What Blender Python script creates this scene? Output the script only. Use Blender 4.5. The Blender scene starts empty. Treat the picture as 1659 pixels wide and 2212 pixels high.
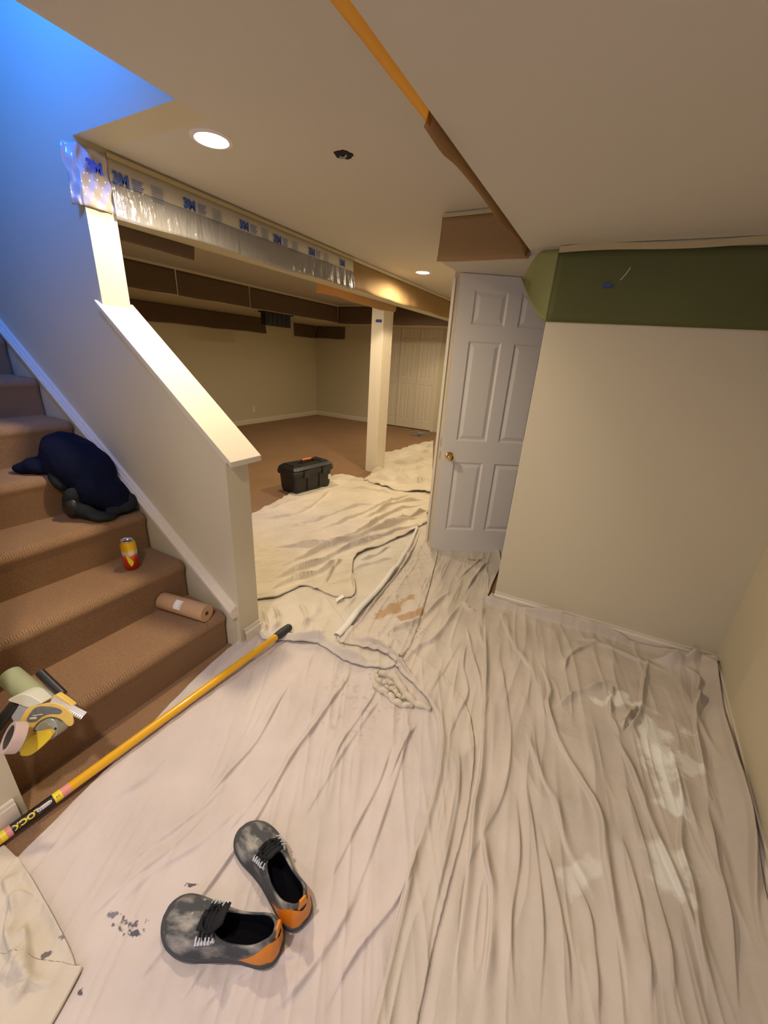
import bpy, bmesh, math, random
import numpy as np
from mathutils import Vector, Matrix, noise
random.seed(4)
S = bpy.context.scene
C = S.collection

# ---------------------------------------------------------------- camera
F = 855.0; CX, CY = 829.5, 1106.0; H = 1.5
YAW, PITCH, ROLL = 0.4834001, 0.37476552, 0.06347489
fw = Vector((-math.sin(YAW)*math.cos(PITCH), math.cos(YAW)*math.cos(PITCH), -math.sin(PITCH)))
r0 = Vector((math.cos(YAW), math.sin(YAW), 0)); u0 = r0.cross(fw)
rt = math.cos(ROLL)*r0 + math.sin(ROLL)*u0
up = -math.sin(ROLL)*r0 + math.cos(ROLL)*u0
EYE = Vector((0, 0, H))
cd = bpy.data.cameras.new('camera'); cam = bpy.data.objects.new('camera', cd); C.objects.link(cam)
cam.matrix_world = Matrix(((rt.x, up.x, -fw.x, 0), (rt.y, up.y, -fw.y, 0), (rt.z, up.z, -fw.z, H), (0, 0, 0, 1)))
cd.sensor_fit = 'VERTICAL'; cd.sensor_height = 36; cd.sensor_width = 27; cd.lens = 36*F/2212
cd.clip_start = 0.02
S.camera = cam
S.view_settings.view_transform = 'Standard'; S.view_settings.look = 'None'
S.view_settings.exposure = 0.0; S.view_settings.gamma = 1; S.view_settings.use_curve_mapping = False

# ---------------------------------------------------------------- world and lights
W = bpy.data.worlds.new('world'); S.world = W; W.use_nodes = True
W.node_tree.nodes['Background'].inputs[0].default_value = (0.75, 0.8, 1.0, 1)
W.node_tree.nodes['Background'].inputs[1].default_value = 0.05
def lamp(name, kind, loc, power, col, size=0.1, sizey=None, aim=None, spot=None, blend=0.3):
    l = bpy.data.lights.new(name, kind); l.energy = power; l.color = col
    if kind == 'AREA':
        l.size = size
        if sizey: l.shape = 'RECTANGLE'; l.size_y = sizey
        else: l.shape = 'DISK'
    else: l.shadow_soft_size = size
    if kind == 'SPOT': l.spot_size = math.radians(spot); l.spot_blend = blend
    o = bpy.data.objects.new(name, l); C.objects.link(o); o.location = loc
    if aim is not None:
        o.rotation_euler = (Vector(aim)-Vector(loc)).to_track_quat('-Z', 'Y').to_euler()
    return o
WARM = (1.0, 0.80, 0.54)
lamp('stairwell_daylight', 'AREA', (-1.60, 0.40, 3.15), 85, (0.02, 0.18, 1.0), 0.25, 0.45, aim=(-2.7, 1.18, 3.5))
lamp('rear_doorway_daylight', 'AREA', (-0.35, -1.9, 1.35), 18, (0.60, 0.62, 1.0), 0.8, 1.8, aim=(0.4, 2.0, 0.2))
lamp('hall_downlight', 'SPOT', (-0.66, -0.15, 2.25), 50, (1.0, 0.85, 0.72), 0.05, aim=(-0.66, -0.15, 0), spot=172, blend=0.5)
lamp('hall_downlight_core', 'SPOT', (-0.66, -0.15, 2.25), 50, (1.0, 0.85, 0.80), 0.05, aim=(-0.50, 0.05, 0), spot=84, blend=0.25)
lamp('rear_hall_downlight', 'SPOT', (0.15, -1.0, 2.03), 17, (1.0, 0.85, 0.72), 0.06, aim=(0.15, -0.6, 0), spot=150, blend=0.4)

# ---------------------------------------------------------------- pixel to floor helper (reference frame 1659x2212)
def ray(px, py): return rt*((px-CX)/F) + up*((CY-py)/F) + fw
def at(px, py, z=0.0):
    d = ray(px, py); t = (z-H)/d.z
    return EYE + d*t
def atx(px, py, x):
    d = ray(px, py); return EYE + d*(x/d.x)
def aty(px, py, y):
    d = ray(px, py); return EYE + d*(y/d.y)

# ---------------------------------------------------------------- materials
def mat(name, col, rough=0.6, metal=0.0, spec=0.5, bump=None, var=None, coat=0, trans=None, alpha=None):
    m = bpy.data.materials.new(name); m.use_nodes = True; nt = m.node_tree; N = nt.nodes; L = nt.links
    b = N['Principled BSDF']
    b.inputs['Base Color'].default_value = (*col, 1); b.inputs['Roughness'].default_value = rough
    b.inputs['Metallic'].default_value = metal; b.inputs['Specular IOR Level'].default_value = spec
    b.inputs['Coat Weight'].default_value = coat
    tc = N.new('ShaderNodeTexCoord')
    if var:   # (scale, amount)
        n = N.new('ShaderNodeTexNoise'); n.inputs['Scale'].default_value = var[0]; n.inputs['Detail'].default_value = 5
        L.new(tc.outputs['Object'], n.inputs['Vector'])
        mx = N.new('ShaderNodeMix'); mx.data_type = 'RGBA'
        mx.inputs['A'].default_value = (*[max(0, c*(1-var[1])) for c in col], 1)
        mx.inputs['B'].default_value = (*[min(1, c*(1+var[1])) for c in col], 1)
        L.new(n.outputs['Fac'], mx.inputs['Factor']); L.new(mx.outputs['Result'], b.inputs['Base Color'])
    if bump:  # (scale, strength, distance)
        n2 = N.new('ShaderNodeTexNoise'); n2.inputs['Scale'].default_value = bump[0]; n2.inputs['Detail'].default_value = 4
        L.new(tc.outputs['Object'], n2.inputs['Vector'])
        bp = N.new('ShaderNodeBump'); bp.inputs['Strength'].default_value = bump[1]; bp.inputs['Distance'].default_value = bump[2]
        L.new(n2.outputs['Fac'], bp.inputs['Height']); L.new(bp.outputs['Normal'], b.inputs['Normal'])
    if trans:  # (colour, factor)
        t = N.new('ShaderNodeBsdfTranslucent'); t.inputs['Color'].default_value = (*trans[0], 1)
        ms = N.new('ShaderNodeMixShader'); ms.inputs[0].default_value = trans[1]
        L.new(b.outputs[0], ms.inputs[1]); L.new(t.outputs[0], ms.inputs[2]); L.new(ms.outputs[0], N['Material Output'].inputs['Surface'])
    if alpha is not None: b.inputs['Alpha'].default_value = alpha
    return m
M = {}
M['wall'] = mat('cream wall paint', (0.60, 0.55, 0.40), 0.55, spec=0.35, bump=(180, 0.06, 0.002))
M['ceiling'] = mat('ceiling paint', (0.60, 0.57, 0.51), 0.8, spec=0.2, bump=(160, 0.08, 0.002))
M['trim'] = mat('semi gloss trim paint', (0.74, 0.68, 0.56), 0.32, spec=0.5)
M['door'] = mat('white door paint', (0.67, 0.65, 0.60), 0.4, spec=0.4, bump=(300, 0.05, 0.001))
M['kraft'] = mat('kraft masking paper', (0.43, 0.292, 0.14), 0.7, spec=0.2, var=(3, 0.12), bump=(9, 0.25, 0.01), trans=((0.6, 0.30, 0.08), 0.30))
M['kraft_dark'] = mat('dark kraft paper', (0.145, 0.098, 0.065), 0.75, spec=0.2, var=(4, 0.15), bump=(7, 0.3, 0.01), trans=((0.5, 0.24, 0.06), 0.10))  # darker, greyer brown than the plain kraft, less translucent
M['kraft_lit'] = mat('thin backlit kraft paper', (0.7, 0.46, 0.18), 0.7, spec=0.15, trans=((1.0, 0.72, 0.28), 0.8))  # lighter kraft copy; the glow of lamp light through it is in the colour
M['green_paper'] = mat('green masking paper', (0.125, 0.135, 0.045), 0.6, spec=0.25, var=(3, 0.12), bump=(6, 0.15, 0.01), trans=((0.25, 0.3, 0.07), 0.15))
M['green_lit'] = mat('lit green paper', (0.34, 0.35, 0.14), 0.6, spec=0.25, trans=((0.5, 0.52, 0.2), 0.25))  # lighter copy of the green paper; the flap's light is in its colour
M['tape_yellow'] = mat('yellow masking tape', (0.50, 0.42, 0.22), 0.6)
M['tape_cream'] = mat('cream tape', (0.6, 0.55, 0.42), 0.6)
M['tape_blue'] = mat('blue painter tape', (0.02, 0.06, 0.30), 0.6)
M['ink'] = mat('blue film ink', (0.03, 0.09, 0.42), 0.5)
M['ink_pale'] = mat('pale blue ink', (0.20, 0.25, 0.38), 0.5)
M['black'] = mat('black plastic', (0.012, 0.012, 0.013), 0.42, bump=(80, 0.1, 0.001))
M['blackmetal'] = mat('black satin metal', (0.02, 0.02, 0.022), 0.3)
M['orange'] = mat('orange plastic', (0.65, 0.17, 0.03), 0.5)
M['brass'] = mat('polished brass', (0.75, 0.52, 0.18), 0.14, metal=1.0)
M['steel'] = mat('brushed steel', (0.7, 0.7, 0.72), 0.25, metal=1.0)
M['white'] = mat('white paper label', (0.75, 0.73, 0.7), 0.5)
M['navy'] = mat('navy fleece', (0.003, 0.005, 0.020), 0.9, spec=0.15, bump=(60, 0.4, 0.004))
M['charcoal'] = mat('charcoal fabric', (0.016, 0.018, 0.02), 0.9, spec=0.2, bump=(60, 0.4, 0.004))
M['yellow'] = mat('yellow fibreglass', (0.78, 0.42, 0.01), 0.25, spec=0.6, coat=0.4)
M['yellow_label'] = mat('yellow label print', (0.85, 0.68, 0.04), 0.4)
M['pink'] = mat('pink band', (0.72, 0.30, 0.25), 0.5)
M['grip'] = mat('black rubber grip', (0.025, 0.028, 0.033), 0.6, bump=(120, 0.3, 0.002))
M['grey'] = mat('grey plastic', (0.28, 0.29, 0.28), 0.5)
M['frame_yellow'] = mat('yellow dispenser frame', (0.74, 0.52, 0.12), 0.4, var=(20, 0.12))
M['frame_pale'] = mat('pale dispenser top', (0.66, 0.66, 0.52), 0.45)
M['sticker_grey'] = mat('worn grey sticker', (0.16, 0.16, 0.15), 0.5, var=(60, 0.3))
M['tape_tan'] = mat('glossy tan tape', (0.55, 0.42, 0.38), 0.12, spec=0.7)
M['tape_clear'] = mat('pale tape roll', (0.36, 0.38, 0.33), 0.25)
M['tape_side'] = mat('tape roll side', (0.33, 0.30, 0.20), 0.4)
M['kraft_roll'] = mat('rolled brown paper', (0.46, 0.29, 0.16), 0.7, spec=0.2, var=(14, 0.06))
M['hole'] = mat('dark core', (0.02, 0.008, 0.006), 0.9)
M['sole'] = mat('dark shoe rubber', (0.05, 0.055, 0.06), 0.6, bump=(90, 0.2, 0.002))
M['shoe_orange'] = mat('orange heel rubber', (0.70, 0.235, 0.012), 0.4, var=(25, 0.15))
M['lace'] = mat('pale grey eyestay', (0.50, 0.54, 0.58), 0.5)
M['lining'] = mat('black shoe lining', (0.004, 0.004, 0.006), 0.95, spec=0.05)
M['film_band'] = mat('translucent masking film band', (0.62, 0.58, 0.49), 0.3, spec=0.5, trans=((0.7, 0.66, 0.55), 0.15))

def scuffed(name, base, scuff):
    m = mat(name, base, 0.75, bump=(260, 0.35, 0.0015)); nt = m.node_tree; N = nt.nodes; L = nt.links
    tc = N.new('ShaderNodeTexCoord'); mp = N.new('ShaderNodeMapping'); mp.inputs['Scale'].default_value = (9, 26, 14)
    L.new(tc.outputs['Object'], mp.inputs[0])
    n = N.new('ShaderNodeTexNoise'); n.inputs['Scale'].default_value = 1.6; n.inputs['Detail'].default_value = 6
    L.new(mp.outputs[0], n.inputs['Vector'])
    cr = N.new('ShaderNodeValToRGB'); cr.color_ramp.elements[0].position = 0.44; cr.color_ramp.elements[1].position = 0.72
    cr.color_ramp.elements[0].color = (*base, 1); cr.color_ramp.elements[1].color = (*scuff, 1)
    L.new(n.outputs['Fac'], cr.inputs[0])
    v = N.new('ShaderNodeTexVoronoi'); v.inputs['Scale'].default_value = 26
    L.new(tc.outputs['Object'], v.inputs['Vector'])
    c2 = N.new('ShaderNodeMath'); c2.operation = 'LESS_THAN'; c2.inputs[1].default_value = 0.10
    L.new(v.outputs['Distance'], c2.inputs[0])
    mx = N.new('ShaderNodeMix'); mx.data_type = 'RGBA'; mx.inputs['B'].default_value = (0.34, 0.33, 0.29, 1)
    L.new(c2.outputs[0], mx.inputs['Factor']); L.new(cr.outputs[0], mx.inputs['A'])
    L.new(mx.outputs['Result'], N['Principled BSDF'].inputs['Base Color'])
    return m
M['shoe'] = scuffed('scuffed grey knit', (0.052, 0.058, 0.062), (0.38, 0.365, 0.33))

def carpet():
    m = bpy.data.materials.new('ribbed brown carpet'); m.use_nodes = True; nt = m.node_tree; N = nt.nodes; L = nt.links
    b = N['Principled BSDF']; b.inputs['Roughness'].default_value = 0.95; b.inputs['Specular IOR Level'].default_value = 0.1
    b.inputs['Sheen Weight'].default_value = 0.25; b.inputs['Sheen Tint'].default_value = (0.8, 0.55, 0.4, 1)
    tc = N.new('ShaderNodeTexCoord')
    sp = N.new('ShaderNodeSeparateXYZ'); L.new(tc.outputs['Object'], sp.inputs[0])
    def sn(sock, k):
        a = N.new('ShaderNodeMath'); a.operation = 'MULTIPLY'; a.inputs[1].default_value = k; L.new(sock, a.inputs[0])
        s = N.new('ShaderNodeMath'); s.operation = 'SINE'; L.new(a.outputs[0], s.inputs[0]); return s.outputs[0]
    ad = N.new('ShaderNodeMath'); ad.operation = 'ADD'; L.new(sp.outputs['X'], ad.inputs[0]); L.new(sp.outputs['Z'], ad.inputs[1])
    s1 = sn(ad.outputs[0], 2*math.pi/0.0085); s2 = sn(sp.outputs['Y'], 2*math.pi/0.0095)
    mu = N.new('ShaderNodeMath'); mu.operation = 'MULTIPLY'; L.new(s1, mu.inputs[0]); L.new(s2, mu.inputs[1])
    n = N.new('ShaderNodeTexNoise'); n.inputs['Scale'].default_value = 250; L.new(tc.outputs['Object'], n.inputs['Vector'])
    n3 = N.new('ShaderNodeTexNoise'); n3.inputs['Scale'].default_value = 3; L.new(tc.outputs['Object'], n3.inputs['Vector'])
    a2 = N.new('ShaderNodeMath'); a2.operation = 'MULTIPLY_ADD'; a2.inputs[1].default_value = 0.28
    L.new(mu.outputs[0], a2.inputs[0]); L.new(n.outputs['Fac'], a2.inputs[2])
    a3 = N.new('ShaderNodeMath'); a3.operation = 'MULTIPLY_ADD'; a3.inputs[1].default_value = 0.25
    L.new(n3.outputs['Fac'], a3.inputs[0]); L.new(a2.outputs[0], a3.inputs[2])
    cr = N.new('ShaderNodeValToRGB')
    cr.color_ramp.elements[0].position = 0.25; cr.color_ramp.elements[0].color = (0.150, 0.088, 0.046, 1)
    cr.color_ramp.elements[1].position = 1.0; cr.color_ramp.elements[1].color = (0.36, 0.222, 0.122, 1)
    L.new(a3.outputs[0], cr.inputs[0]); L.new(cr.outputs[0], b.inputs['Base Color'])
    bp = N.new('ShaderNodeBump'); bp.inputs['Strength'].default_value = 0.5; bp.inputs['Distance'].default_value = 0.003
    L.new(a2.outputs[0], bp.inputs['Height']); L.new(bp.outputs[0], b.inputs['Normal'])
    return m
M['carpet'] = carpet()

def film():
    m = bpy.data.materials.new('clear masking film'); m.use_nodes = True; nt = m.node_tree; N = nt.nodes; L = nt.links
    b = N['Principled BSDF']; b.inputs['Base Color'].default_value = (0.36, 0.355, 0.36, 1); b.inputs['Roughness'].default_value = 0.16
    b.inputs['Specular IOR Level'].default_value = 0.9; b.inputs['Coat Weight'].default_value = 0.6; b.inputs['Coat Roughness'].default_value = 0.08
    tc = N.new('ShaderNodeTexCoord'); mp = N.new('ShaderNodeMapping'); mp.inputs['Scale'].default_value = (8, 8, 2.2)
    L.new(tc.outputs['Object'], mp.inputs[0])
    n = N.new('ShaderNodeTexNoise'); n.inputs['Scale'].default_value = 3; n.inputs['Detail'].default_value = 5; L.new(mp.outputs[0], n.inputs['Vector'])
    bp = N.new('ShaderNodeBump'); bp.inputs['Strength'].default_value = 0.9; bp.inputs['Distance'].default_value = 0.02
    L.new(n.outputs['Fac'], bp.inputs['Height']); L.new(bp.outputs[0], b.inputs['Normal']); L.new(bp.outputs[0], b.inputs['Coat Normal'])
    t = N.new('ShaderNodeBsdfTransparent'); t.inputs[0].default_value = (0.92, 0.92, 0.92, 1)
    ms = N.new('ShaderNodeMixShader'); ms.inputs[0].default_value = 0.35
    L.new(b.outputs[0], ms.inputs[1]); L.new(t.outputs[0], ms.inputs[2]); L.new(ms.outputs[0], N['Material Output'].inputs['Surface'])
    return m
M['film'] = film()
def emit(name, col, k):
    m = bpy.data.materials.new(name); m.use_nodes = True; b = m.node_tree.nodes['Principled BSDF']
    b.inputs['Emission Color'].default_value = (*col, 1); b.inputs['Emission Strength'].default_value = k
    b.inputs['Base Color'].default_value = (1, 1, 1, 1); return m
M['bulb'] = emit('lit lamp glass', (1.0, 0.86, 0.66), 14)

def canvas(name, col, stains=()):
    """cotton drop cloth; stains = [(x, y, rx, ry, angle, colour, strength, noise scale, threshold)]"""
    m = bpy.data.materials.new(name); m.use_nodes = True; nt = m.node_tree; N = nt.nodes; L = nt.links
    b = N['Principled BSDF']; b.inputs['Roughness'].default_value = 0.9; b.inputs['Specular IOR Level'].default_value = 0.12
    tc = N.new('ShaderNodeTexCoord')
    n = N.new('ShaderNodeTexNoise'); n.inputs['Scale'].default_value = 4; n.inputs['Detail'].default_value = 6; L.new(tc.outputs['Object'], n.inputs['Vector'])
    cr = N.new('ShaderNodeValToRGB'); cr.color_ramp.elements[0].position = 0.3; cr.color_ramp.elements[1].position = 0.7
    cr.color_ramp.elements[0].color = (*[c*0.90 for c in col], 1); cr.color_ramp.elements[1].color = (*[c*1.05 for c in col], 1)
    L.new(n.outputs['Fac'], cr.inputs[0]); cur = cr.outputs[0]
    for (x, y, rx, ry, ang, c, st, sc, th) in stains:
        mp = N.new('ShaderNodeMapping'); mp.vector_type = 'TEXTURE'
        mp.inputs['Location'].default_value = (x, y, 0); mp.inputs['Rotation'].default_value = (0, 0, ang); mp.inputs['Scale'].default_value = (rx, ry, 50)
        L.new(tc.outputs['Object'], mp.inputs[0])
        ln = N.new('ShaderNodeVectorMath'); ln.operation = 'LENGTH'; L.new(mp.outputs[0], ln.inputs[0])
        q = N.new('ShaderNodeTexNoise'); q.inputs['Scale'].default_value = sc; q.inputs['Detail'].default_value = 4; L.new(tc.outputs['Object'], q.inputs['Vector'])
        a = N.new('ShaderNodeMath'); a.operation = 'MULTIPLY_ADD'; a.inputs[1].default_value = -0.42; L.new(ln.outputs['Value'], a.inputs[0]); L.new(q.outputs['Fac'], a.inputs[2])
        r = N.new('ShaderNodeMapRange'); r.inputs['From Min'].default_value = th; r.inputs['From Max'].default_value = th+0.10
        r.inputs['To Max'].default_value = st; L.new(a.outputs[0], r.inputs['Value'])
        mx = N.new('ShaderNodeMix'); mx.data_type = 'RGBA'; mx.inputs['B'].default_value = (*c, 1)
        L.new(r.outputs[0], mx.inputs['Factor']); L.new(cur, mx.inputs['A']); cur = mx.outputs['Result']
    L.new(cur, b.inputs['Base Color'])
    w = N.new('ShaderNodeTexNoise'); w.inputs['Scale'].default_value = 420; w.inputs['Detail'].default_value = 2; L.new(tc.outputs['Object'], w.inputs['Vector'])
    w2 = N.new('ShaderNodeTexNoise'); w2.inputs['Scale'].default_value = 22; w2.inputs['Detail'].default_value = 5; L.new(tc.outputs['Object'], w2.inputs['Vector'])
    b1 = N.new('ShaderNodeBump'); b1.inputs['Strength'].default_value = 0.25; b1.inputs['Distance'].default_value = 0.002
    b2 = N.new('ShaderNodeBump'); b2.inputs['Strength'].default_value = 0.35; b2.inputs['Distance'].default_value = 0.012
    L.new(w.outputs['Fac'], b1.inputs['Height']); L.new(w2.outputs['Fac'], b2.inputs['Height']); L.new(b2.outputs[0], b1.inputs['Normal'])
    L.new(b1.outputs[0], b.inputs['Normal'])
    return m

# ---------------------------------------------------------------- mesh builder
class MB:
    def __init__(s): s.v = []; s.f = []; s.m = []
    def add(s, vs, fs, mi=0):
        o = len(s.v); s.v += [tuple(p) for p in vs]; s.f += [tuple(i+o for i in f) for f in fs]; s.m += [mi]*len(fs); return s
    def box(s, x0, x1, y0, y1, z0, z1, mi=0):
        x0, x1 = min(x0, x1), max(x0, x1); y0, y1 = min(y0, y1), max(y0, y1); z0, z1 = min(z0, z1), max(z0, z1)
        vs = [(x0, y0, z0), (x1, y0, z0), (x1, y1, z0), (x0, y1, z0), (x0, y0, z1), (x1, y0, z1), (x1, y1, z1), (x0, y1, z1)]
        return s.add(vs, [(0, 3, 2, 1), (4, 5, 6, 7), (0, 1, 5, 4), (1, 2, 6, 5), (2, 3, 7, 6), (3, 0, 4, 7)], mi)
    def prism(s, pts, a, b, axis='y', mi=0):   # pts 2D polygon; extruded along axis a..b ; y:(x,z) z:(x,y) x:(y,z)
        n = len(pts)
        def P(p, t): return {'y': (p[0], t, p[1]), 'z': (p[0], p[1], t), 'x': (t, p[0], p[1])}[axis]
        vs = [P(p, a) for p in pts]+[P(p, b) for p in pts]
        return s.add(vs, [tuple(range(n)), tuple(range(2*n-1, n-1, -1))]+[(i, (i+1) % n, (i+1) % n+n, i+n) for i in range(n)], mi)
    def grid(s, rows, mi=0, closed=False):      # rows of equal-length point lists
        n = len(rows[0]); vs = [p for r in rows for p in r]; fs = []
        for i in range(len(rows)-1):
            for j in range(n if closed else n-1):
                k = (j+1) % n; fs.append((i*n+j, i*n+k, (i+1)*n+k, (i+1)*n+j))
        return s.add(vs, fs, mi)
    def tube(s, path, r, seg=12, mi=0, cap=True):
        path = [Vector(p) for p in path]; rows = []; prev = None
        for i, p in enumerate(path):
            t = (path[min(i+1, len(path)-1)]-path[max(i-1, 0)]).normalized()
            if prev is None: a = t.orthogonal().normalized()
            else: a = (prev-t*prev.dot(t)).normalized()
            prev = a; b = t.cross(a); rr = r[i] if isinstance(r, (list, tuple)) else r
            rows.append([p+(a*math.cos(2*math.pi*k/seg)+b*math.sin(2*math.pi*k/seg))*rr for k in range(seg)])
        o = len(s.v); s.grid(rows, mi, True)
        if cap:
            s.f.append(tuple(o+k for k in range(seg))[::-1]); s.f.append(tuple(o+(len(rows)-1)*seg+k for k in range(seg))); s.m += [mi, mi]
        return s
    def lathe(s, prof, seg=32, mi=0, mx=None):   # prof [(r,z)]
        rows = [[Vector((r*math.cos(2*math.pi*k/seg), r*math.sin(2*math.pi*k/seg), z)) for k in range(seg)] for r, z in prof]
        if mx: rows = [[mx @ p for p in r] for r in rows]
        return s.grid(rows, mi, True)
    def build(s, name, ms, parent=None, smooth=False, bevel=0, solid=0, subd=0, angle=35, fix=True):
        me = bpy.data.meshes.new(name); me.from_pydata(s.v, [], s.f)
        if not isinstance(ms, (list, tuple)): ms = [ms]
        for q in ms: me.materials.append(q)
        for p, i in zip(me.polygons, s.m): p.material_index = i
        if fix:
            bm = bmesh.new(); bm.from_mesh(me); bmesh.ops.remove_doubles(bm, verts=bm.verts, dist=1e-6)
            bmesh.ops.recalc_face_normals(bm, faces=bm.faces); bm.to_mesh(me); bm.free()
        if smooth:
            me.shade_smooth()
            try: me.set_sharp_from_angle(angle=math.radians(angle))
            except Exception: pass
        o = bpy.data.objects.new(name, me); C.objects.link(o)
        if parent: o.parent = parent
        if solid:
            md = o.modifiers.new('solid', 'SOLIDIFY'); md.thickness = solid; md.offset = 0
        if bevel:
            md = o.modifiers.new('bevel', 'BEVEL'); md.width = bevel; md.segments = 2; md.limit_method = 'ANGLE'; md.angle_limit = math.radians(40)
        if subd:
            md = o.modifiers.new('subd', 'SUBSURF'); md.levels = subd; md.render_levels = subd
        return o
def thing(name, label, cat, loc=(0, 0, 0), rz=0, group=None):
    o = bpy.data.objects.new(name, None); C.objects.link(o); o.location = loc; o.rotation_euler = (0, 0, rz)
    o.empty_display_size = 0.05
    return tag(o, label, cat, group)
def tag(o, label, cat, group=None, kind=None):
    o['label'] = label; o['category'] = cat
    if group: o['group'] = group
    if kind: o['kind'] = kind
    return o
def struct(o): o['kind'] = 'structure'; return o
def text_mesh(body, size, bold=0.0, extrude=0.0):
    cu = bpy.data.curves.new('t', 'FONT'); cu.body = body; cu.size = size; cu.align_x = 'CENTER'; cu.align_y = 'CENTER'
    cu.offset = bold; cu.extrude = extrude; cu.resolution_u = 3
    o = bpy.data.objects.new('t', cu); C.objects.link(o); bpy.context.view_layer.update()
    me = bpy.data.meshes.new_from_object(o.evaluated_get(bpy.context.evaluated_depsgraph_get()))
    bpy.data.objects.remove(o); vs = [v.co.copy() for v in me.vertices]; fs = [tuple(p.vertices) for p in me.polygons]
    bpy.data.meshes.remove(me); return vs, fs

# ================================================================ SETTING
ZC = 2.27; ZL = 2.05; ZF = 2.40
m = MB(); m.box(-6.7, 1.1, -2.4, 8.5, -0.1, 0); struct(m.build('floor', M['carpet']))
# main ceiling with stairwell opening
m = MB(); m.box(-1.52, -0.53, -2.4, 1.31, ZC, ZC+.15); m.box(-2.33, -0.53, 1.31, 2.5, ZC, ZC+.15); m.box(-2.33, -1.05, 2.5, 8.4, ZC, ZC+.15)
m.box(-6.6, -2.33, 1.31, 8.4, ZF, ZF+.15)
struct(m.build('ceiling', M['ceiling']))
# lowered ceiling
m = MB(); m.box(-0.53, 1.1, -2.4, 2.52, ZL, ZL+.37); m.box(-1.05, 1.1, 2.5, 3.6, ZL-.015, ZL+.37)
struct(m.build('ceiling_lowered', M['ceiling'])).name = 'ceiling'
# beam and column
m = MB(); m.box(-2.33, -2.18, 1.31, 8.3, 2.03, ZF); struct(m.build('trim_1', M['wall']))
m = MB(); m.box(-2.74, -2.58, 4.58, 4.82, 0, ZF); m.box(-2.58, -2.572, 4.58, 4.60, 0, ZF); m.box(-2.58, -2.572, 4.80, 4.82, 0, ZF)
m.box(-2.745, -2.575, 4.575, 4.825, 0, .0)
struct(m.build('trim_2', M['trim'], bevel=.003))
# wall between stairs and far room: half wall, post, upper stairwell wall
m = MB(); m.prism([(-2.18, 0), (-1.435, 0), (-1.435, 1.035), (-2.18, 1.615)], 1.18, 1.31, 'y'); m.box(-6.6, -2.18, 1.18, 1.31, 0, 5.0); m.box(-2.18, -1.52, 1.18, 1.31, ZC, 5.0)
struct(m.build('wall_stairs', M['wall']))
m = MB(); m.box(-1.52, -1.40, .1, 1.31, ZC+.15, 5.0); struct(m.build('wall_stairwell_right', M['wall']))
m = MB(); m.box(-6.6, -1.39, .10, .22, 0, 5.0); struct(m.build('wall_stairwell_left', M['wall']))
m = MB(); m.box(-1.52, -1.39, -2.4, .10, 0, ZC); struct(m.build('wall_left', M['wall']))
m = MB(); m.box(-6.7, -6.58, .1, 1.31, 0, 5.0); struct(m.build('wall_stairwell_back', M['wall']))
m = MB(); m.box(-6.7, -1.4, .1, 1.31, 5.0, 5.1); struct(m.build('ceiling_stairwell', M['ceiling']))
# far room walls
m = MB(); m.box(-6.62, -6.5, 1.31, 8.42, 0, ZF); struct(m.build('wall_far_left', M['wall']))
m = MB(); m.box(-6.5, -4.52, 8.3, 8.42, 0, ZF); m.box(-4.52, 1.1, 8.3, 8.42, 2.12, ZF); m.box(-3.32, 1.1, 8.3, 8.42, 0, 2.12); m.box(-4.52, -3.32, 8.5, 8.6, 0, 2.2)
struct(m.build('wall_far_back', M['wall']))
# perimeter soffit
m = MB(); m.box(-6.5, -5.2, 1.31, 8.3, 2.07, ZF); m.box(-5.2, -2.33, 7.35, 8.3, 2.07, ZF); m.box(-2.18, -1.13, 7.35, 8.3, 2.07, ZC)
struct(m.build('trim_3', M['wall']))
# partition beside the door
m = MB(); m.box(-1.12, -1.045, 2.96, 8.3, 0, ZC); struct(m.build('wall_partition', M['wall']))
# green-papered wall (slightly skewed), right wall
def skewbox(p, q, th, z0, z1):
    p = Vector((*p, 0)); q = Vector((*q, 0)); d = (q-p).normalized(); n = Vector((-d.y, d.x, 0))*th
    return MB().prism([(p.x, p.y), (q.x, q.y), (q.x+n.x, q.y+n.y), (p.x+n.x, p.y+n.y)], z0, z1, 'z')
GA, GB = (-0.377, 2.384), (0.86, 2.447)
struct(skewbox(GA, GB, 0.115, 0, ZL).build('wall_front', M['wall'], bevel=.004))
RA, RB = (0.84, 2.6), (0.60, -2.4)
struct(skewbox(RB, RA, -0.12, 0, ZL).build('wall_right', M['wall']))
m = MB(); m.box(-1.5, 1.1, -2.5, -2.4, 0, 2.4); struct(m.build('wall_rear', M['wall']))
m = MB(); m.box(-1.045, 1.1, 3.55, 3.65, 0, ZL); struct(m.build('wall_behind_door', M['wall']))
# baseboards
def base_prof(p, q, n, h=.085, t=.014):
    p = Vector((*p, 0)); q = Vector((*q, 0)); n = Vector((*n, 0)).normalized(); rows = []
    for (o, z) in ((0, 0), (t, 0), (t, h*.72), (t*.75, h*.8), (t*.55, h*.84), (t*.55, h), (0, h)):
        rows.append([p+n*o+Vector((0, 0, z)), q+n*o+Vector((0, 0, z))])
    return MB().grid(rows)
struct(base_prof(GA, GB, (0.05, -1)).build('baseboard_front', M['trim']))
d = (Vector(RA)-Vector(RB)).normalized()
struct(base_prof(RB, (0.832, 2.44), (-d.y, d.x)).build('baseboard_right', M['trim']))
struct(base_prof((-6.5, 1.31), (-6.5, 8.3), (1, 0), .1).build('baseboard_far_left', M['trim']))
struct(base_prof((-6.5, 8.3), (-4.56, 8.3), (0, -1), .1).build('baseboard_far_back', M['trim']))
b = base_prof((-1.435, 1.20), (-1.435, 1.31), (1, 0), .09, .016); struct(b.build('baseboard_half_wall', M['trim'], solid=0))
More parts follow.
